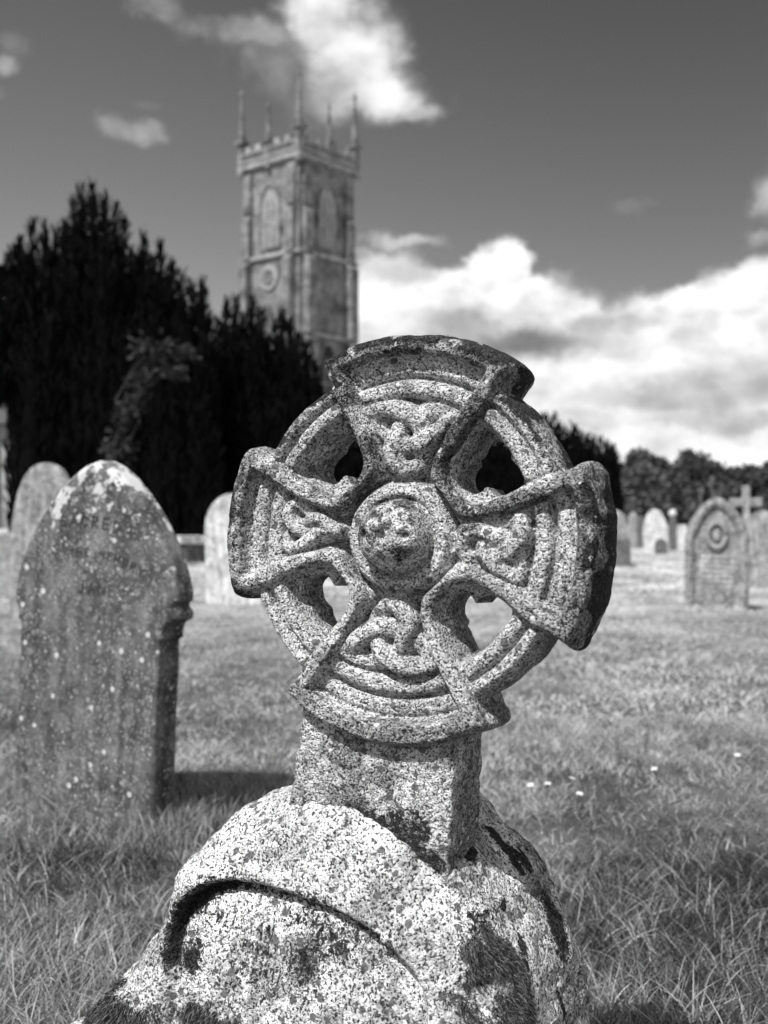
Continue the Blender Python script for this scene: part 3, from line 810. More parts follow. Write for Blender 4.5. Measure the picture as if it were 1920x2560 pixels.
def build_sacred_stone():
    x, D, g = at(195, 2052)
    root = empty('headstone', (x, D, g-.05), math.radians(-30), math.radians(3.2))
    tag(root, 'large dark lichened headstone with pointed arch top and worn SACRED inscription, left of the cross', 'headstone', 'headstones in the churchyard')
    W = .352; w = .306
    half = [(0, 1.215), (.05, 1.197), (.11, 1.160), (.17, 1.110), (.225, 1.052), (.272, .990), (.310, .925), (.336, .865), (W, .82), (W, .79)]
    half_l = half + [(W-.012, .782), (W-.014, .772), (W+.004, .756), (W+.004, .736), (W-.022, .722), (W-.030, .712), (w+.012, .690), (w+.016, .672), (w-.002, .662), (w+.004, 0), (w+.004, -.2)]
    outl = [(a, b) for a, b in half_l]+[(-a, b) for a, b in reversed(half_l[1:])]
    inner = [(a*.90, b-.035) for a, b in half]; inn = [(a, b) for a, b in inner]+[(-a, b) for a, b in reversed(inner[1:])]
    pl = inn[:]; pr = [(p[0], p[1]) for p in inner]+[(inner[-1][0], -.2), (-inner[-1][0], -.2)]+[(-p[0], p[1]) for p in reversed(inner[1:])]
    def rec(X, Z):
        s_ = poly_sdf(pr, X, Z); ch = .02*ss(s_, .010, .032)*(Z > .66); return ch
    slab(outl, .105, .0055, M['slate'], 'slab', root, rec, .006, .014, 1.0)
    def word(L):
        mb = MB()
        for st in L:
            for a, b in zip(st[:-1], st[1:]):
                a = Vector((a[0], 0, a[1])); b = Vector((b[0], 0, b[1])); e = (b-a); n = Vector((e.z, 0, -e.x)).normalized()*.0026; e = e.normalized()*.0020
                y0, y1 = -.0012, .003
                V = [(a-n-e), (b-n+e), (b+n+e), (a+n-e)]
                mb.add([(v.x, y0, v.z) for v in V]+[(v.x, y1, v.z) for v in V], [[0, 1, 2, 3], [7, 6, 5, 4], [0, 4, 5, 1], [1, 5, 6, 2], [2, 6, 7, 3], [3, 7, 4, 0]])
        mb.build('inscription', M['letter'], root)
    word(text_lines('SACRED', -.135, 1.0, .030, .034, .016, 0, .0012))
    word(text_lines('TO THE MEMORY', -.18, .905, .021, .024, .011, 0, .0011))
    word(text_lines('OF', -.02, .85, .016, .02, .01))
    word(text_lines('JANE', -.045, .785, .030, .036, .014))
build_sacred_stone()

def arch_pts(W, H, kind, spring=None):
    sp = spring if spring is not None else H-W*1.1
    n = 10
    if kind == 'round': top = [(W*math.cos(t), sp+(H-sp)*math.sin(t)) for t in np.linspace(math.pi/2, 0, n)]
    elif kind == 'gothic': top = [(W*math.cos(t)**.85 if t < 1.57 else 0, sp+(H-sp)*math.sin(t)**1.25) for t in np.linspace(math.pi/2, 0, n)]
    else: top = [(0, H), (W, sp)]
    r = top+[(W, 0), (W, -.15)]
    return r+[(-a, b) for a, b in reversed(r[1:] if r[0][0] == 0 or abs(r[0][0]) < 1e-6 else r)]

def headstone(px, pyb, H, W, kind, mat, label, yaw=-25, tilt=0, th=.09, spring=None, extra=None, name='headstone', vox=.018, group='headstones in the churchyard'):
    x, D, g = at(px, pyb)
    root = empty(name, (x, D, g), math.radians(yaw), math.radians(tilt+random.uniform(-2.5, 2.5)))
    tag(root, label, 'headstone', group)
    slab(arch_pts(W/2, H, kind, spring), th, vox, M[mat], 'slab', root, None, .012, .02, .0)
    if extra: extra(root)
    return root
def plinth(W, hgt, mat='mid'):
    def f(root):
        o = MB().box(-W/2, W/2, -.07, .17, -.1, hgt).build('plinth', M[mat], root); bevel(o, .015)
    return f

headstone(100, 1560, 1.46, .80, 'gothic', 'mid', 'tall pointed headstone half hidden behind the SACRED stone at far left', -28, 2, .11, .80)
headstone(583, 1513, 1.19, .70, 'round', 'pale', 'bright round-topped headstone partly hidden by the left arm of the cross', -25, 0, .10)
headstone(10, 1500, .78, .50, 'round', 'mid', 'low grey headstone cut by the left edge of the photo', -25, -3)

def gable_extra(root):
    for sx in (-.14, .14): 
        o = MB().lathe([(.0, -.02), (.10, -.02), (.10, .02), (.05, .035), (0, .035)], n=14); o.xf(Matrix.Translation((sx, -.02, .98)) @ Matrix.Rotation(math.radians(90), 4, 'X')); o.build('roundel', M['pale'], root, smooth=True)
headstone(478, 1388, 1.42, .95, 'gable', 'darkstone', 'dark gabled headstone with two pale roundels under the yews', -20, 0, .12, .95, gable_extra)

def chest_tomb():
    x, D, g = at(470, 1404); r = empty('chest_tomb', (x, D, g), math.radians(-8)); tag(r, 'low chest tomb with pale top slab below the yews', 'tomb')
    bevel(MB().box(-.40, .40, -.4, .5, -.1, .36).build('chest', M['darkstone'], r), .02); bevel(MB().box(-.47, .47, -.47, .57, .36, .50).build('top_slab', M['pale'], r), .02)
chest_tomb()

def big_right():
    x, D, g = at(1790, 1528); root = empty('headstone', (x, D, g-.04), math.radians(-20), math.radians(.5))
    tag(root, 'pointed Gothic headstone with moulded arch and pale oval medallion at right', 'headstone', 'headstones in the churchyard')
    W = .31; half = [(0, 1.19), (.06, 1.168), (.12, 1.125), (.18, 1.06), (.235, .985), (.275, .905), (.30, .83), (W, .80), (W, 0), (W, -.15)]
    outl = half+[(-a, b) for a, b in reversed(half[1:])]
    inner = [(a*.78, b-.085) for a, b in half[:7]]; ip = inner+[(inner[-1][0], .06), (-inner[-1][0], .06)]+[(-a, b) for a, b in reversed(inner[1:])]
    def rec(X, Z): s_ = poly_sdf(ip, X, Z); return .035*(1-ss(s_, -.03, 0))-.014*np.exp(-((s_-.03)/.012)**2)
    slab(outl, .12, .011, M['mid'], 'slab', root, rec, .010, .02)
    V = MB()
    pr = []
    for k in range(25):
        t = 2*math.pi*k/24; pr.append((.088*math.cos(t), -.012+.0, .80+.125*math.sin(t)))
    V.tube(pr, .026, 8); V.xf(Matrix.Translation((0, .03, 0))); V.build('wreath', M['churchtrim'], root, smooth=True)
    L = MB().lathe([(0, 0), (.05, 0), (.04, .018), (0, .028)], n=16); L.xf(Matrix.Translation((0, .035, .80)) @ Matrix.Diagonal((1, 1, 1.5, 1)) @ Matrix.Rotation(math.radians(90), 4, 'X')); L.build('medallion', M['mid'], root, smooth=True)
    t = MB(); r_ = random.Random(2)
    for row in range(6):
        wid = .17-.01*abs(row-2)
        xx = -wid
        while xx < wid:
            a = r_.uniform(.012, .05); t.box(xx, min(xx+a, wid), .031, .036, .58-row*.05, .60-row*.05); xx += a+.012
    t.build('inscription', M['pale'], root)
    bevel(MB().box(-.36, .36, -.05, .17, -.2, .06).build('plinth', M['mid'], root), .015)
big_right()

def stone_cross():
    x, D, g = at(1865, 1445); r = empty('cross_monument', (x, D, g), math.radians(-20)); tag(r, 'plain pale Latin cross rising behind the pointed Gothic headstone at right', 'cross')
    H = 1.40
    pts = [(-.055, .3), (-.055, 1.08), (-.235, 1.075), (-.24, 1.215), (-.06, 1.21), (-.065, H), (.065, H), (.06, 1.21), (.24, 1.215), (.235, 1.075), (.055, 1.08), (.06, .3)]
    slab(pts, .11, .014, M['mid'], 'cross', r, None, .008, .015)
    for a, b, c in ((.20, .22, -.1), (.14, .32, .22)):
        bevel(MB().box(-a, a, -.1+(.2-a)*.5, .2-(.2-a)*.5, c, b).build('step', M['mid'], r), .01)
stone_cross()
headstone(1905, 1472, 1.02, .42, 'round', 'mid', 'grey rounded headstone at the right edge beside the Latin cross', -25, 0, .14)
headstone(1641, 1381, 1.08, .62, 'gothic', 'pale', 'bright pale pointed headstone among the far row, dark marker before it', -15, -2, .1, .45, vox=.025)
headstone(1653, 1386, .38, .30, 'round', 'darkstone', 'small dark round-topped marker in front of the bright pointed headstone', -15, 0, .08)
headstone(1582, 1372, .98, .24, 'round', 'mid', 'narrow grey headstone left of the bright pointed one', -15, 0, .1, vox=.025)
headstone(1602, 1370, .90, .20, 'round', 'darkstone', 'narrow dark headstone squeezed against the bright pointed one', -15, 2, .1, vox=.025)
def knob(root):
    MB().lathe([(0, -.02), (.05, 0), (.10, .06), (.11, .12), (.07, .2), (0, .23)], (0, .06, .86), 10).build('urn', M['pale'], root, smooth=True)
headstone(1682, 1376, .86, .22, 'gable', 'darkstone', 'dark pillar headstone topped by a pale urn in the far row', -15, 0, .14, .80, knob, vox=.025)
headstone(1711, 1368, .62, .24, 'round', 'pale', 'short pale headstone just left of the pointed Gothic headstone', -15, 0, .1, vox=.025)
def box_base(root):
    bevel(MB().box(-.26, .26, -.3, .12, -.1, .48).build('plinth', M['darkstone'], root), .02)
headstone(1540, 1415, 1.02, .44, 'round', 'mid', 'grey headstone on a tall black plinth beside the right arm of the cross', -15, 0, .12, None, box_base, vox=.02)

def rubble_heap():
    x, D, g = at(1893, 1430); r_ = random.Random(9); root = empty('flower_heap', (x, D, g))
    tag(root, 'pale heap of grave flowers lying right of the pointed Gothic headstone', 'flowers')
    for k in range(22):
        mb = MB(); c = Vector((r_.gauss(0, .11), r_.gauss(0, .1), .05+abs(r_.gauss(0, .09)))); rad = r_.uniform(.04, .07)
        for q in range(9):
            t = q*2*math.pi/9; d = Vector((math.cos(t)*rad, math.sin(t)*rad*.4-.02, math.sin(t)*rad)); e = Vector((-math.sin(t), 0, math.cos(t)))*rad*.4
            mb.add([c, c+d*.6+e, c+d*1.1, c+d*.6-e], [[0, 1, 2, 3]])
        mb.build('bloom', M['petal'], root)
rubble_heap()

# ------------------------------------------------------------------ foliage helpers
def leaf_cards(c, up, size_l, size_w, seedv):
    """one narrow leaf quad per centre, growing along up (n,3)"""
    n = len(c); r_ = np.random.default_rng(seedv)
    up = up/(np.linalg.norm(up, axis=1)[:, None]+1e-9)
    sd = np.cross(up, r_.normal(size=(n, 3))); sd /= np.linalg.norm(sd, axis=1)[:, None]+1e-9
    l = size_l[:, None] if hasattr(size_l, '__len__') else size_l; w = size_w[:, None] if hasattr(size_w, '__len__') else size_w
    V = np.stack([c-sd*w*.35, c+sd*w*.35, c+up*l+sd*w*.3, c+up*l-sd*w*.3], 1).reshape(-1, 3)
    Q = (np.arange(n)*4)[:, None]+np.array([0, 1, 2, 3])[None]
    return V, Q

def cone_core(c, z0, z1, r, n=7):
    """tapered closed lump as verts and quads (top pinched)"""
    rings = [(0, .75), (.3, 1), (.6, .85), (.85, .5), (1, .08)]
    V = []; Q = []
    for t, k in rings:
        for j in range(n): a = 2*math.pi*j/n; V.append((c[0]+r*k*math.cos(a), c[1]+r*k*math.sin(a), z0+(z1-z0)*t))
    for i in range(len(rings)-1):
        for j in range(n): a = i*n+j; b = i*n+(j+1) % n; Q.append((a, b, b+n, a+n))
    return np.array(V), np.array(Q)

def plume_tree(name, px, pyb, plumes, mat, label, per=520, r0=.42, D0=None, cat='tree', group=None, lsz=(.22, .05)):
    """columnar yew: plumes = (px, top_py, dy) spires"""
    D = D0; x = (px-960)/F*D
    root = empty(name, (x, D, gzs(x, D))); tag(root, label, cat, group)
    g0 = root.location.z
    r_ = np.random.default_rng(int(px)+900); VV = []; QQ = []; TT = []; b = 0
    for (ppx, top, dy) in plumes:
        d = D+dy; cx = (ppx-960)/F*d-x; zt = CAMH+(1280-top)/F*d-g0
        z0 = .25 if ppx > 42 else 3.3+.4*r_.random(); rr = r0*r_.uniform(.8, 1.15)
        V, Q = cone_core((cx, dy), z0, zt-.25, rr*.72); VV.append(V); QQ.append(Q+b); b += len(V); TT.append(np.zeros(len(V)))
        n = per; t = r_.uniform(0, 1, n)**.75; a = r_.uniform(0, 2*np.pi, n)
        rad = rr*np.interp(t, [0, .3, .6, .85, 1], [.75, 1, .85, .55, .10])*r_.uniform(.7, 1.12, n)
        c = np.stack([cx+rad*np.cos(a), dy+rad*np.sin(a), z0+(zt-z0)*t-.1], 1)
        up = np.stack([np.cos(a)*.25+r_.normal(size=n)*.12, np.sin(a)*.25+r_.normal(size=n)*.12, np.ones(n)], 1)
        V, Q = leaf_cards(c, up, r_.uniform(.6, 1.4, n)*lsz[0], r_.uniform(.7, 1.3, n)*lsz[1], int(ppx)+909)
        VV.append(V); QQ.append(Q+b); b += len(V); TT.append(np.repeat(r_.uniform(0, 1, n)**2.5, 4))
    mk('crown', np.concatenate(VV), np.concatenate(QQ), M[mat], root, attrs={'tone': np.concatenate(TT)})
    MB().tube([(0, 0, -.3), (.05, 0, 1), (0, .05, 2.4)], [.28, .24, .15], 9).build('trunk', M['bark'], root, smooth=True)
    return root

def yews():
    r_ = random.Random(11)
    env = [(-120, 660), (-60, 690), (0, 668), (30, 620), (50, 592), (80, 553), (110, 556), (140, 566), (165, 552), (183, 500), (203, 458), (232, 462), (262, 490), (290, 508), (308, 545),
           (330, 620), (345, 640), (360, 580), (380, 640), (402, 606), (430, 655), (455, 680), (480, 712), (500, 745), (508, 700), (520, 790)]
    ex = [e[0] for e in env]; ey = [e[1] for e in env]
    pl = [(a, b, r_.uniform(-.5, .5)) for a, b in env]
    for row, (dn, dy) in enumerate(((70, -.9), (150, -1.5), (260, -2.0))):
        a = -110+row*9
        while a < 540: pl.append((a, np.interp(a, ex, ey)+dn+r_.uniform(-35, 50), dy+r_.uniform(-.3, .3))); a += r_.uniform(26, 40)
    plume_tree('yew_tree', 210, 1350, pl, 'yew', 'huge near-black yew with many upright spires at left', 560, .30, 25)
    env = [(545, 800), (568, 752), (590, 742), (607, 780), (632, 748), (655, 775), (690, 800), (705, 775), (722, 800), (745, 830), (768, 855), (785, 900), (798, 960), (822, 1015), (848, 1055), (880, 1085), (910, 1100)]
    ex = [e[0] for e in env]; ey = [e[1] for e in env]
    pl = [(a, b, r_.uniform(-.4, .4)) for a, b in env]
    for row, (dn, dy) in enumerate(((60, -.8), (150, -1.3), (250, -1.7))):
        a = 530+row*7
        while a < 915: pl.append((a, np.interp(a, ex, ey)+dn+r_.uniform(-30, 40), dy+r_.uniform(-.3, .3))); a += r_.uniform(22, 34)
    plume_tree('yew_tree', 665, 1350, pl, 'yew', 'smaller black yew standing in front of the church tower', 460, .29, 27)
    for (cx, w, tops, lab) in ((1250, 75, 1075, 'black yew seen through the upper right opening of the wheel cross'),
                               (1385, 70, 1048, 'black yew with sloping top directly behind the right cross arm'),
                               (1492, 58, 1090, 'lower black clipped yew at the end of the dark row, right of the cross')):
        pl = []
        for row, (dn, dy) in enumerate(((0, 0), (40, -.7), (90, -1.1))):
            a = cx-w
            while a <= cx+w: pl.append((a, tops+dn+(a-cx)*.28+r_.uniform(-10, 14)+((a-cx)/w)**4*25, dy)); a += 17
        plume_tree('yew_tree', cx, 1330, pl, 'yew', lab, 260, .30, 40, lsz=(.26, .07))
yews()

def clump_tree(name, px, D, top, wpx, mat, label, bot=1290, n=2600, leaf=.22, trunkh=1.2, group='trees along the far hedge line', seedv=1, cat='tree'):
    x = (px-960)/F*D; g = gzs(x, D); root = empty(name, (x, D, g)); tag(root, label, cat, group)
    r_ = np.random.default_rng(seedv); H = CAMH+(1280-top)/F*D-g; W = wpx/F*D/2; zb = max(.15, CAMH+(1280-bot)/F*D-g)
    VV = []; QQ = []; TT = []; b = 0
    k = max(5, int(10*W/2)); 
    for i in range(k+8):
        a = r_.uniform(0, 2*np.pi); q = r_.uniform(0, .72); zz = zb+(H-zb)*r_.uniform(.12, .82)
        if i == 0: q = 0; zz = H-.28*(H-zb)
        fall = math.sqrt(max(.08, 1-((zz-zb)/(H-zb)-.4)**2*1.6))
        c = np.array([math.cos(a)*q*W*fall, math.sin(a)*q*W*fall*.8, zz]); rad = (.26+.16*r_.random())*min(W, (H-zb)*.6)
        if c[2]+rad > H: c[2] = H-rad
        th = np.arccos(r_.uniform(-1, 1, n//(k+8))); ph = r_.uniform(0, 2*np.pi, n//(k+8)); m = len(th)
        dirn = np.stack([np.sin(th)*np.cos(ph), np.sin(th)*np.sin(ph), np.cos(th)], 1)
        cc = c+dirn*rad*r_.uniform(.7, 1.1, (m, 1))
        V, Q = leaf_cards(cc, dirn*.3+r_.normal(size=(m, 3)), leaf*r_.uniform(.5, 1.2, m), leaf*r_.uniform(.5, 1, m), seedv*31+i)
        VV.append(V); QQ.append(Q+b); b += len(V); TT.append(np.repeat(np.clip(r_.uniform(0, 1, m)*.8+r_.uniform(-.1, .2), 0, 1), 4))
        V, Q = cone_core((c[0], c[1]), c[2]-rad*.75, c[2]+rad*.75, rad*.72); VV.append(V); QQ.append(Q+b); b += len(V); TT.append(np.full(len(V), .1))
    mk('crown', np.concatenate(VV), np.concatenate(QQ), M[mat], root, attrs={'tone': np.concatenate(TT)})
    mb = MB().tube([(0, 0, -.3), (.03, 0, zb+.3), (0, .05, zb+(H-zb)*.6)], [.14+.02*W, .11, .05], 7)
    for j in range(4): 
        a = j*1.6; mb.tube([(0, 0, zb+.2), (math.cos(a)*W*.4, math.sin(a)*W*.4, zb+(H-zb)*.45)], [.07, .03], 5)
    mb.build('trunk', M['bark'], root, smooth=True)
    return root
for i, a in enumerate([
    (1545, 74, 1150, 90, 'greyleaf', 'grey-leaved low tree filling the gap beside the black yew row'),
    (1380, 78, 1128, 170, 'hedge', 'dark bushy tree mostly behind the black yews at right'),
    (1585, 66, 1094, 85, 'greyleaf', 'small greyish round-headed tree just right of the black yew row'),
    (1650, 76, 1122, 120, 'hedge', 'dark broad tree above the bright pointed headstone'),
    (1625, 58, 1158, 120, 'greyleaf', 'light grey-leaved rounded shrub in front of the dark hedge trees'),
    (1722, 72, 1112, 140, 'hedge', 'dark domed tree left of the Latin cross'),
    (1800, 78, 1136, 130, 'hedge', 'dark low tree over the pointed Gothic headstone'),
    (1865, 80, 1148, 120, 'hedge', 'dark low tree behind the Latin cross'),
    (1755, 60, 1200, 110, 'greyleaf', 'dim grey shrub between the yew row and the Latin cross'),
    (1950, 70, 1098, 110, 'hedge', 'taller dark tree cut by the right edge of the photo'),
    (2080, 75, 1120, 160, 'hedge', 'dark tree outside the right edge')]):
    if i == 10: continue
    clump_tree('tree' if 'shrub' not in a[5] else 'shrub', *a, bot=1300, n=2400, leaf=.34, seedv=40+i)
# low hedge closing the churchyard at the back
def hedge():
    r_ = np.random.default_rng(77); n = 26000
    x = r_.uniform(-42, 46, n); D = 84+r_.uniform(-1, 1, n); hh = 1.9+1.0*fbm(x*.35+30, 0*x, 0*x, 3)
    z = hh*r_.uniform(0, 1, n)**.6
    V, Q = leaf_cards(np.stack([x, D, z], 1), r_.normal(size=(n, 3))+[0, 0, .4], r_.uniform(.25, .6, n), r_.uniform(.2, .45, n), 3)
    xs = np.linspace(-42, 46, 89); hh = 1.75+1.0*fbm(xs*.35+30, 0*xs, 0*xs, 3)
    C = np.concatenate([np.stack([xs, 0*xs+83.4, 0*xs-.2], 1), np.stack([xs, 0*xs+83.5, hh], 1), np.stack([xs, 0*xs+84.6, hh], 1), np.stack([xs, 0*xs+84.7, 0*xs-.2], 1)])
    i = np.arange(88); m = 89; Q2 = np.concatenate([np.stack([i+k*m, i+1+k*m, i+1+(k+1)*m, i+(k+1)*m], 1) for k in range(3)])
    o = mk('hedge', np.concatenate([V, C]), np.concatenate([Q, Q2+len(V)]), M['hedge'], attrs={'tone': np.concatenate([np.repeat(r_.uniform(0, 1, n), 4), np.zeros(len(C))])})
    tag(o, 'long dark boundary hedge running behind the far headstones', 'hedge')
hedge()

def sapling():
    D = 19.5; root_px = 250; x = (root_px-960)/F*D; root = empty('sapling', (x, D, gzs(x, D))); tag(root, 'light-leaved leaning sapling in front of the big black yew', 'sapling')
    def L(px, py, dy=0): p = P(px, py, D+dy); return Vector((p[0]-x, dy, p[2]))
    mb = MB()
    mb.tube([(0, 0, -.1), L(262, 1250), L(275, 1160), L(300, 1060), L(352, 985), L(372, 950)], [.035, .03, .025, .02, .014, .01], 6)
    mb.tube([L(300, 1060), L(290, 1000), L(330, 930), L(370, 880)], [.018, .014, .012, .01], 5)
    mb.tube([L(352, 985), L(410, 930), L(455, 885)], [.02, .014, .01], 5); mb.tube([L(275, 1160), L(330, 1090), L(350, 1050)], [.02, .014, .008], 5)
    mb.build('stem', M['bark'], root, smooth=True)
    r_ = np.random.default_rng(4); cs = []
    for (px, py, rx, ry, n) in ((355, 870, 28, 22, 150), (385, 905, 30, 22, 120), (425, 878, 34, 20, 170), (460, 880, 26, 18, 120), (440, 930, 26, 22, 90), (355, 950, 30, 22, 130), (390, 930, 36, 16, 100), (325, 1020, 30, 26, 70), (345, 990, 24, 20, 60), (300, 1055, 22, 30, 60), (272, 1150, 22, 50, 60), (258, 1230, 24, 40, 50), (300, 1120, 40, 40, 40)):
        a = np.stack([r_.normal(px, rx*.55, n), r_.normal(py, ry*.55, n)], 1)
        for q in a: 
            dy = r_.normal()*.15; p = P(q[0], q[1], D+dy); cs.append((p[0]-x, dy, p[2]-root.location.z))
    cs = np.array(cs); n = len(cs)
    V, Q = leaf_cards(cs, r_.normal(size=(n, 3))+[0, 0, .3], r_.uniform(.07, .14, n), r_.uniform(.05, .10, n), 8)
    mk('foliage', V, Q, M['lightleaf'], root, attrs={'tone': np.repeat(r_.uniform(0, 1, n), 4)})
sapling()

# ------------------------------------------------------------------ church with west tower
def church():
    D = 85.0; xc = (748-960)/F*D
    A = math.radians(-40)                        # local -y is the left face's outward normal
    root = empty('church', (0, 0, 0)); tag(root, 'grey stone church with tall pinnacled clock tower rising behind the yews', 'church')
    a = 3.25; ca, sa = math.cos(A), math.sin(A)
    # near corner is local (a,-a)
    root.location = (xc-(a*ca+a*sa), D-(a*sa-a*ca), 0); root.rotation_euler = (0, 0, A)
    st = lambda nm, mb, m='church', par=root: mb.build(nm, M[m], par)
    ztop, zs1, zs2 = 29.3, 21.6, 15.2
    st('tower_wall', MB().box(-a, a, -a, a, -.5, ztop))
    # string courses and cornice, a real step proud of the wall
    for z, w, hgt in ((zs2, .30, .35), (zs1, .26, .34), (ztop-.10, .34, .40), (24.9, .10, .0)):
        if hgt: bevel(st('string_course', MB().box(-a-w, a+w, -a-w, a+w, z-hgt/2, z+hgt/2), 'churchtrim'), .05)
    # pierced battlemented parapet
    mb = MB()
    for s_ in (-1, 1):
        for ax in (0, 1):
            def bx(u0, u1, z0, z1, t0=a+.05, t1=a+.38):
                lo, hi = (s_*t0, s_*t1) if s_ > 0 else (-t1, -t0)
                if ax == 0: mb.box(u0, u1, lo, hi, z0, z1)
                else: mb.box(lo, hi, u0, u1, z0, z1)
            bx(-a+.02, a-.02, ztop+.18, ztop+.42); bx(-a+.02, a-.02, ztop+.95, ztop+1.05)
            k = 9
            for i in range(k*2+1):
                u = -a+.1+(2*a-.2)*i/(k*2); bx(u-.05, u+.05, ztop+.42, ztop+.95)
            for i in range(5):
                u = -a+.45+(2*a-.9)*(i+.5)/5; bx(u-.36, u+.36, ztop+1.05, ztop+1.5)
    st('parapet', mb, 'churchtrim')
    # corner and middle pinnacles
    def pinn(x, y, w, hgt, z0):
        m = MB(); m.box(x-w/2, x+w/2, y-w/2, y+w/2, z0-.9, z0+hgt*.28)
        m.box(x-w*.8, x+w*.8, y-w*.8, y+w*.8, z0+hgt*.28, z0+hgt*.34)
        V = [(x+sx*w*.42, y+sy*w*.42, z0+hgt*.34) for sx, sy in ((-1, -1), (1, -1), (1, 1), (-1, 1))]+[(x+sx*.05, y+sy*.05, z0+hgt) for sx, sy in ((-1, -1), (1, -1), (1, 1), (-1, 1))]
        m.add(V, [[3, 2, 1, 0], [4, 5, 6, 7], [0, 1, 5, 4], [1, 2, 6, 5], [2, 3, 7, 6], [3, 0, 4, 7]])
        for i in range(6):
            t = .40+.09*i; r = w*.42*(1-(t-.34)/.66)+.04; m.box(x-r-.06, x+r+.06, y-.05, y+.05, z0+hgt*t, z0+hgt*t+.10); m.box(x-.05, x+.05, y-r-.06, y+r+.06, z0+hgt*t, z0+hgt*t+.10)
        m.box(x-.13, x+.13, y-.13, y+.13, z0+hgt, z0+hgt+.16); m.box(x-.05, x+.05, y-.05, y+.05, z0+hgt+.16, z0+hgt+.5)
        st('pinnacle', m, 'church')
    for sx in (-1, 1):
        for sy in (-1, 1): pinn(sx*(a+.05), sy*(a+.05), .56, 5.8, ztop+.3)
    for x, y in ((0, -a-.2), (0, a+.2), (a+.2, 0), (-a-.2, 0)): pinn(x, y, .46, 4.0, ztop+.3)
    # set-back buttresses, two per corner, with sloping offsets
    for sx in (-1, 1):
        for sy in (-1, 1):
            for ax in (0, 1):
                m = MB(); u = (a-.75)
                for (z0, z1, pj) in ((-.5, 11.5, 1.35), (11.5, zs2, 1.05), (zs2, zs1, .80), (zs1, 25.4, .45), (25.4, ztop-.5, .26)):
                    pts = [(0, z0), (pj, z0), (pj, z1-.6), (.05, z1)]
                    for q, wdt in ((0, .42),):
                        V = []
                        for e in (-wdt, wdt):
                            for (p_, z) in pts:
                                if ax == 0: V.append((sx*u+e, sy*(a+p_), z))
                                else: V.append((sx*(a+p_), sy*u+e, z))
                        m.add(V, [[0, 1, 2, 3], [7, 6, 5, 4], [0, 4, 5, 1], [1, 5, 6, 2], [2, 6, 7, 3], [3, 7, 4, 0]])
                o = st('buttress', m, 'church')
    # windows: pointed, with reveal, tracery and louvres
    def window(face, u, z0, w, hgt, lights=3, m_in='louvre'):
        n = 9; sp = z0+hgt-w*.95
        pts = [(u-w/2, z0), (u+w/2, z0)]
        for t in np.linspace(0, 1, n): pts.append((u+w/2-w/2*t**1.6, sp+(w*.95)*math.sin(t*math.pi/2)))
        for t in np.linspace(1, 0, n)[1:]: pts.append((u-w/2+w/2*t**1.6, sp+(w*.95)*math.sin(t*math.pi/2)))
        def place(m):
            if face == 'L': R_ = Matrix.Identity(4)
            elif face == 'R': R_ = Matrix.Rotation(math.radians(90), 4, 'Z')
            elif face == 'B': R_ = Matrix.Rotation(math.radians(180), 4, 'Z')
            else: R_ = Matrix.Rotation(math.radians(-90), 4, 'Z')
            return m.xf(R_)
        fr = MB(); out = [(u+(x-u)*1.16, z0+(z-z0)*1.05-.12*(z == z0)) for x, z in pts]
        k = len(pts)
        V = [(x, -a-.16, z) for x, z in out]+[(x, -a-.16, z) for x, z in pts]+[(x, -a-.02, z) for x, z in pts]+[(x, -a+.05, z) for x, z in out]
        Fc = []
        for i in range(k):
            j = (i+1) % k; Fc += [[i, j, j+k, i+k], [i+k, j+k, j+2*k, i+2*k], [j, i, i+3*k, j+3*k]]
        fr.add(V, Fc); f = st('window_frame', place(fr), 'church')
        pn = MB(); pn.prism(pts, -a-.03, -a-.01); st('window_light', place(pn), m_in, f)
        tr = MB()
        for i in range(1, lights): tr.box(u-w/2+w*i/lights-.06, u-w/2+w*i/lights+.06, -a-.11, -a-.035, z0, z0+hgt*.80)
        tr.box(u-w/2+.02, u+w/2-.02, -a-.10, -a-.036, z0+hgt*.36, z0+hgt*.36+.14)
        if m_in == 'louvre':
            q = z0+.2
            while q < sp: 
                tr.box(u-w/2+.03, u+w/2-.03, -a-.075, -a-.04, q, q+.07); q += .38
        st('tracery', place(tr), 'churchtrim', f)
    for fc in 'LRBS': window(fc, 0, 22.3, 2.15, 5.0)
    window('R', 0, 9.5, 1.9, 5.0, 3, 'glass')
    # clock
    cz = 19.9
    def disc(r0, y0, y1, m, nm, par, prof=None):
        o = MB().lathe([(0, 0), (r0, 0), (r0, y1-y0), (0, y1-y0)], n=32).xf(Matrix.Translation((-.1, y0, cz)) @ Matrix.Rotation(math.radians(90), 4, 'X')).build(nm, M[m], par, smooth=False); return o
    ck = disc(1.05, -a-.01, -a+.15, 'churchtrim', 'clock', root)
    disc(.62, -a-.18, -a-.12, 'church', 'clock_face', ck)
    for ang, ln in ((.6, .62), (2.6, .45)):
        dx, dz = math.sin(ang), math.cos(ang); m = MB().prism([(-.1-dz*.04, cz+dx*.04), (-.1+dz*.04, cz-dx*.04), (-.1+dx*ln+dz*.02, cz+dz*ln-dx*.02), (-.1+dx*ln-dz*.02, cz+dz*ln+dx*.02)], -a-.30, -a-.27); st('clock_hand', m, 'glass', ck)
    for i in range(12):
        t = i*math.pi/6; cx_, cz_ = -.1+.52*math.sin(t), cz+.52*math.cos(t); st('hour_mark', MB().box(cx_-.045, cx_+.045, -a-.27, -a-.25, cz_-.045, cz_+.045), 'glass', ck)
    # nave and aisle running away from the tower's left face, its far corner shows at the left edge
    Lh = 27.0
    y1 = -a-.02; y0 = -a-Lh
    st('nave_wall', MB().box(-4.2, 4.6, y0, y1, -.5, 6.3))
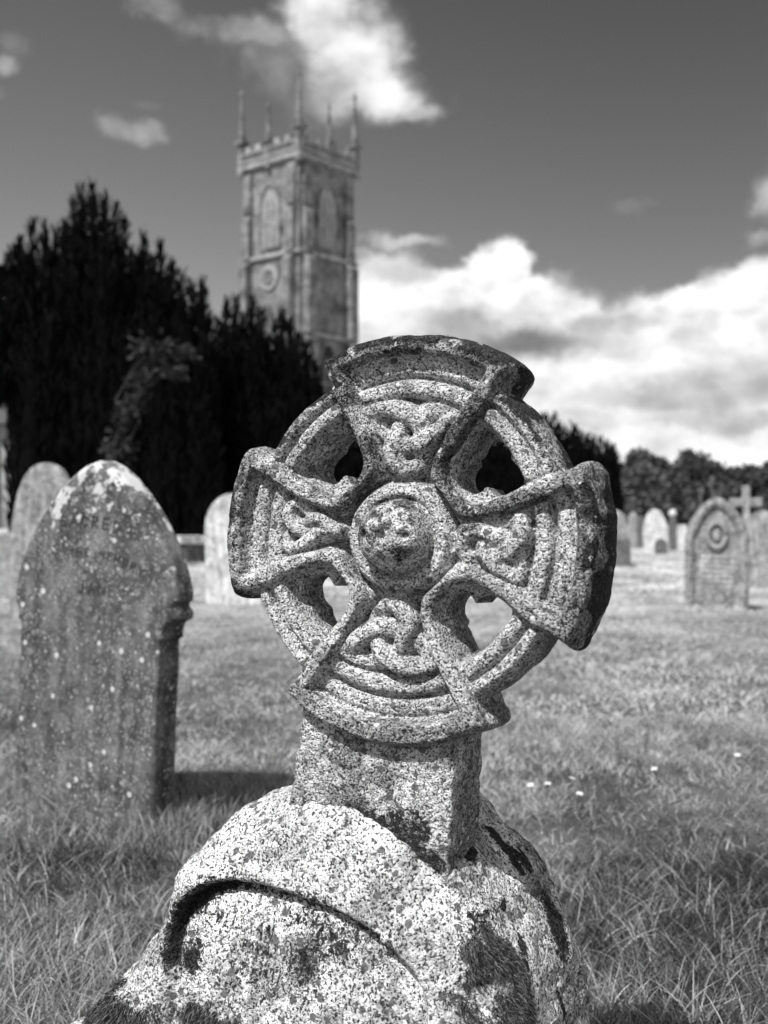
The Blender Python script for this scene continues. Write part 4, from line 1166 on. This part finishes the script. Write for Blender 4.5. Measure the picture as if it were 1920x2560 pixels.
    rf = MB(); V = [(-4.6, y0-.3, 6.2), (5.0, y0-.3, 6.2), (.2, y0-.3, 10.5), (-4.6, y1-.02, 6.2), (5.0, y1-.02, 6.2), (.2, y1-.02, 10.5)]
    rf.add(V, [[0, 1, 2], [5, 4, 3], [1, 4, 5, 2], [0, 2, 5, 3], [0, 3, 4, 1]]); st('roof', rf, 'darkstone')
    bevel(st('plinth_course', MB().box(-4.4, 4.8, y0-.2, y1-.03, -.5, 1.35), 'churchtrim'), .04)
    for i in range(7):
        y = y0+.9+i*4.6; m = MB(); m.box(4.6, 5.5, y-.35, y+.35, -.5, 4.2); m.add([(4.6, y-.35, 4.2), (5.5, y-.35, 4.2), (5.5, y+.35, 4.2), (4.6, y+.35, 4.2), (4.62, y-.35, 5.3), (4.62, y+.35, 5.3)], [[0, 1, 4], [3, 5, 2], [1, 2, 5, 4], [0, 4, 5, 3]])
        st('buttress', m, 'churchtrim')
        if i < 6:
            w0 = y+1.35; f = MB(); f.box(4.605, 4.70, w0-.12, w0+2.02, 1.75, 1.95); f.box(4.605, 4.70, w0-.12, w0, 1.95, 4.7); f.box(4.605, 4.70, w0+1.9, w0+2.02, 1.95, 4.7); f.box(4.605, 4.70, w0-.12, w0+2.02, 4.7, 4.9); ff = st('window_frame', f, 'churchtrim')
            st('window_light', MB().box(4.603, 4.63, w0, w0+1.9, 1.95, 4.7), 'glass', ff)
            g = MB()
            for q in (1, 2): g.box(4.632, 4.68, w0+.633*q-.05, w0+.633*q+.05, 1.95, 4.7)
            st('tracery', g, 'churchtrim', ff)
    # east wall window
    window_e = MB().box(-1.4, 1.8, y0-.12, y0-.02, 2.0, 6.0); f = st('window_frame', window_e, 'churchtrim'); st('window_light', MB().box(-1.2, 1.6, y0-.14, y0-.13, 2.2, 5.8), 'glass', f)
church()

# ------------------------------------------------------------------ grass
def in_base(x, y, pad=0.0):
    s_ = (x-BO[0])*BR[0]+(y-BO[1])*BR[1]; d = (x-BO[0])*BD[0]+(y-BO[1])*BD[1]
    return (s_ > -.44-pad) & (s_ < .22+pad) & (d > -.06-pad) & (d < .33+pad)
def grass_zone(name, y0, y1, dens, hmin, hmax, wmin, wmax, segs, label, seedv, spread=.48, lean=.35, tb=0.0):
    r_ = np.random.default_rng(seedv)
    area = spread*(y1**2-y0**2)+.5*(y1-y0); n = int(area*dens)
    y = np.sqrt(r_.uniform(y0**2, y1**2, n)); x = r_.uniform(-1, 1, n)*(spread*y+.25)
    cl = fbm(x*2.2+3, y*2.2, 0*x, 3); cl2 = fbm(x*9+3, y*9, 0*x+2, 2); keep = r_.uniform(0, 1, n) < np.clip((cl-.30)*2.0+.55, .5, 1)
    keep &= ~in_base(x, y)
    x, y, cl, cl2 = x[keep], y[keep], cl[keep], cl2[keep]; n = len(x)
    z = gz(x, y)
    cen = fbm(x*5, y*5+4, 0*x, 2)*12.0
    ang = r_.uniform(0, 2*np.pi, n)*.8+cen; ln = lean*r_.uniform(.2, 1.2, n)
    di = np.stack([np.cos(ang)*ln, np.sin(ang)*ln, np.ones(n)], 1); di /= np.linalg.norm(di, axis=1)[:, None]
    length = (hmin+(hmax-hmin)*r_.uniform(0, 1, n)**2)*(.55+.9*cl)*(.7+.6*cl2)
    bend = np.stack([np.cos(ang), np.sin(ang), -.45*np.ones(n)], 1)*(length*r_.uniform(.1, .75, n))[:, None]
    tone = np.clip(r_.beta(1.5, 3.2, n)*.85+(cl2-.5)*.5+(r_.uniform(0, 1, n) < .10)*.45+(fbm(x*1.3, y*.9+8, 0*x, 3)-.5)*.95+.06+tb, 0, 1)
    V, Q, tn, fr = blades(np.stack([x, y, z-.005], 1), di, length, r_.uniform(wmin, wmax, n), tone, bend, segs, seedv+1)
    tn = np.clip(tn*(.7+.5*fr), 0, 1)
    tag(mk(name, V, Q, M['grass'], attrs={'tone': tn}), label, 'grass', kind='stuff')
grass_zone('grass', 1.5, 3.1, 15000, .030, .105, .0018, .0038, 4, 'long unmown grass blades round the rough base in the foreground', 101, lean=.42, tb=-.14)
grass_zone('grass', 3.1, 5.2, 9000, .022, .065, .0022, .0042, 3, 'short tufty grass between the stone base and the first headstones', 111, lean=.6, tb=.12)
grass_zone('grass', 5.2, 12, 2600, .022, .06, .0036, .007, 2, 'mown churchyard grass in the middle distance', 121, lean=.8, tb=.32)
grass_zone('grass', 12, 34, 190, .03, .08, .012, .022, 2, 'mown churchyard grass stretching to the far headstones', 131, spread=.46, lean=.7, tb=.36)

def tufts():
    r_ = np.random.default_rng(61); root_x, root_y, _ = at(195, 2052); pts = []
    for (cx, cy, sx, sy, n) in ((root_x, root_y-.30, .42, .05, 500), (root_x+.36, root_y-.12, .10, .16, 1100), (root_x+.55, root_y+.25, .25, .22, 1500),
                                (-.62, 1.62, .16, .16, 1500), (.45, 1.65, .12, .30, 1600), (-.30, 1.95, .3, .15, 1200), (1.9, 3.6, .3, .15, 500), (-1.3, 2.6, .25, .2, 900)):
        pts.append(np.stack([r_.normal(cx, sx*.6, n), r_.normal(cy, sy*.6, n)], 1))
    p = np.concatenate(pts); p = p[~in_base(p[:, 0], p[:, 1])]; n = len(p); x, y = p.T
    ang = r_.uniform(0, 2*np.pi, n); ln = r_.uniform(.05, .45, n)
    di = np.stack([np.cos(ang)*ln, np.sin(ang)*ln, np.ones(n)], 1); di /= np.linalg.norm(di, axis=1)[:, None]
    L = r_.uniform(.04, .125, n); bend = np.stack([np.cos(ang), np.sin(ang), -.4*np.ones(n)], 1)*(L*r_.uniform(.05, .55, n))[:, None]
    V, Q, tn, fr = blades(np.stack([x, y, gz(x, y)-.005], 1), di, L, r_.uniform(.002, .0042, n), np.clip(r_.beta(1.4, 3.0, n)*1.1, 0, 1), bend, 4, 62)
    tag(mk('grass', V, Q, M['grass'], attrs={'tone': np.clip(tn*(.7+.5*fr), 0, 1)}), 'taller uncut grass tufts against the feet of the SACRED headstone and rough base', 'grass', kind='stuff')
tufts()

def stems():
    r_ = random.Random(3)
    for (p0, p1) in (((325, 2075), (338, 1990)), ((335, 2075), (345, 2000)), ((195, 2075), (100, 1985)), ((250, 2070), (215, 2030)), ((0, 1790), (30, 1780)), ((455, 2040), (515, 2010)), ((440, 2060), (420, 1980)), ((120, 2150), (180, 2010)), ((60, 2240), (120, 2200))):
        D = F/(p0[1]-1280)*.985
        a = Vector(P(*p0, D)); b = Vector(P(*p1, D-.03)); m = (a+b)/2+Vector((r_.uniform(-.01, .01), 0, .015)); o = MB().tube([a-Vector((0, 0, .03)), a, m, b], [.002, .002, .0016, .0008], 5).build('dry_stem', M['straw'], smooth=True); tag(o, 'pale dry grass stem leaning in the turf by the foot of the SACRED headstone', 'dry grass', 'dry stems at the foot of the SACRED headstone')
stems()

def daisies():
    proto = None
    for i, (px, py) in enumerate([(1419, 1943), (1368, 1957), (1332, 1958), (1423, 1962), (1443, 1981), (1447, 2000), (1823, 1878), (1844, 1885), (1860, 1884), (1899, 1898), (1803, 2065), (1643, 1918)]):
        D = F*(CAMH-.05)/(py-1280); x = (px-960)/F*D; g = gzs(x, D)
        if proto is None:
            proto = empty('daisy', (x, D, g))
            MB().tube([(0, 0, -.01), (.003, 0, .03), (0, 0, .052)], .0012, 5).build('stem', M['grass'], proto)
            mb = MB()
            for k in range(13):
                t = 2*math.pi*k/13; c, s_ = math.cos(t), math.sin(t)
                mb.add([(c*.002-s_*.001, s_*.002+c*.001, .053), (c*.002+s_*.001, s_*.002-c*.001, .053), (c*.012+s_*.0025, s_*.012-c*.0025, .057), (c*.012-s_*.0025, s_*.012+c*.0025, .057)], [[0, 1, 2, 3]])
            mb.build('petals', M['petal'], proto)
            MB().lathe([(.0035, .052), (.003, .056), (0, .057)], n=8).build('centre', M['mid'], proto)
            o = proto
        else:
            o = proto.copy(); COL.objects.link(o)
            for ch in list(proto.children):
                c = ch.copy(); COL.objects.link(c); c.parent = o
            o.location = (x, D, g)
        tag(o, 'tiny white daisy open in the grass right of the wheel cross', 'daisy', 'daisies in the grass right of the cross')
        o.rotation_euler = (random.uniform(-.3, .3)+.25, random.uniform(-.3, .3), random.uniform(0, 6))
daisies()
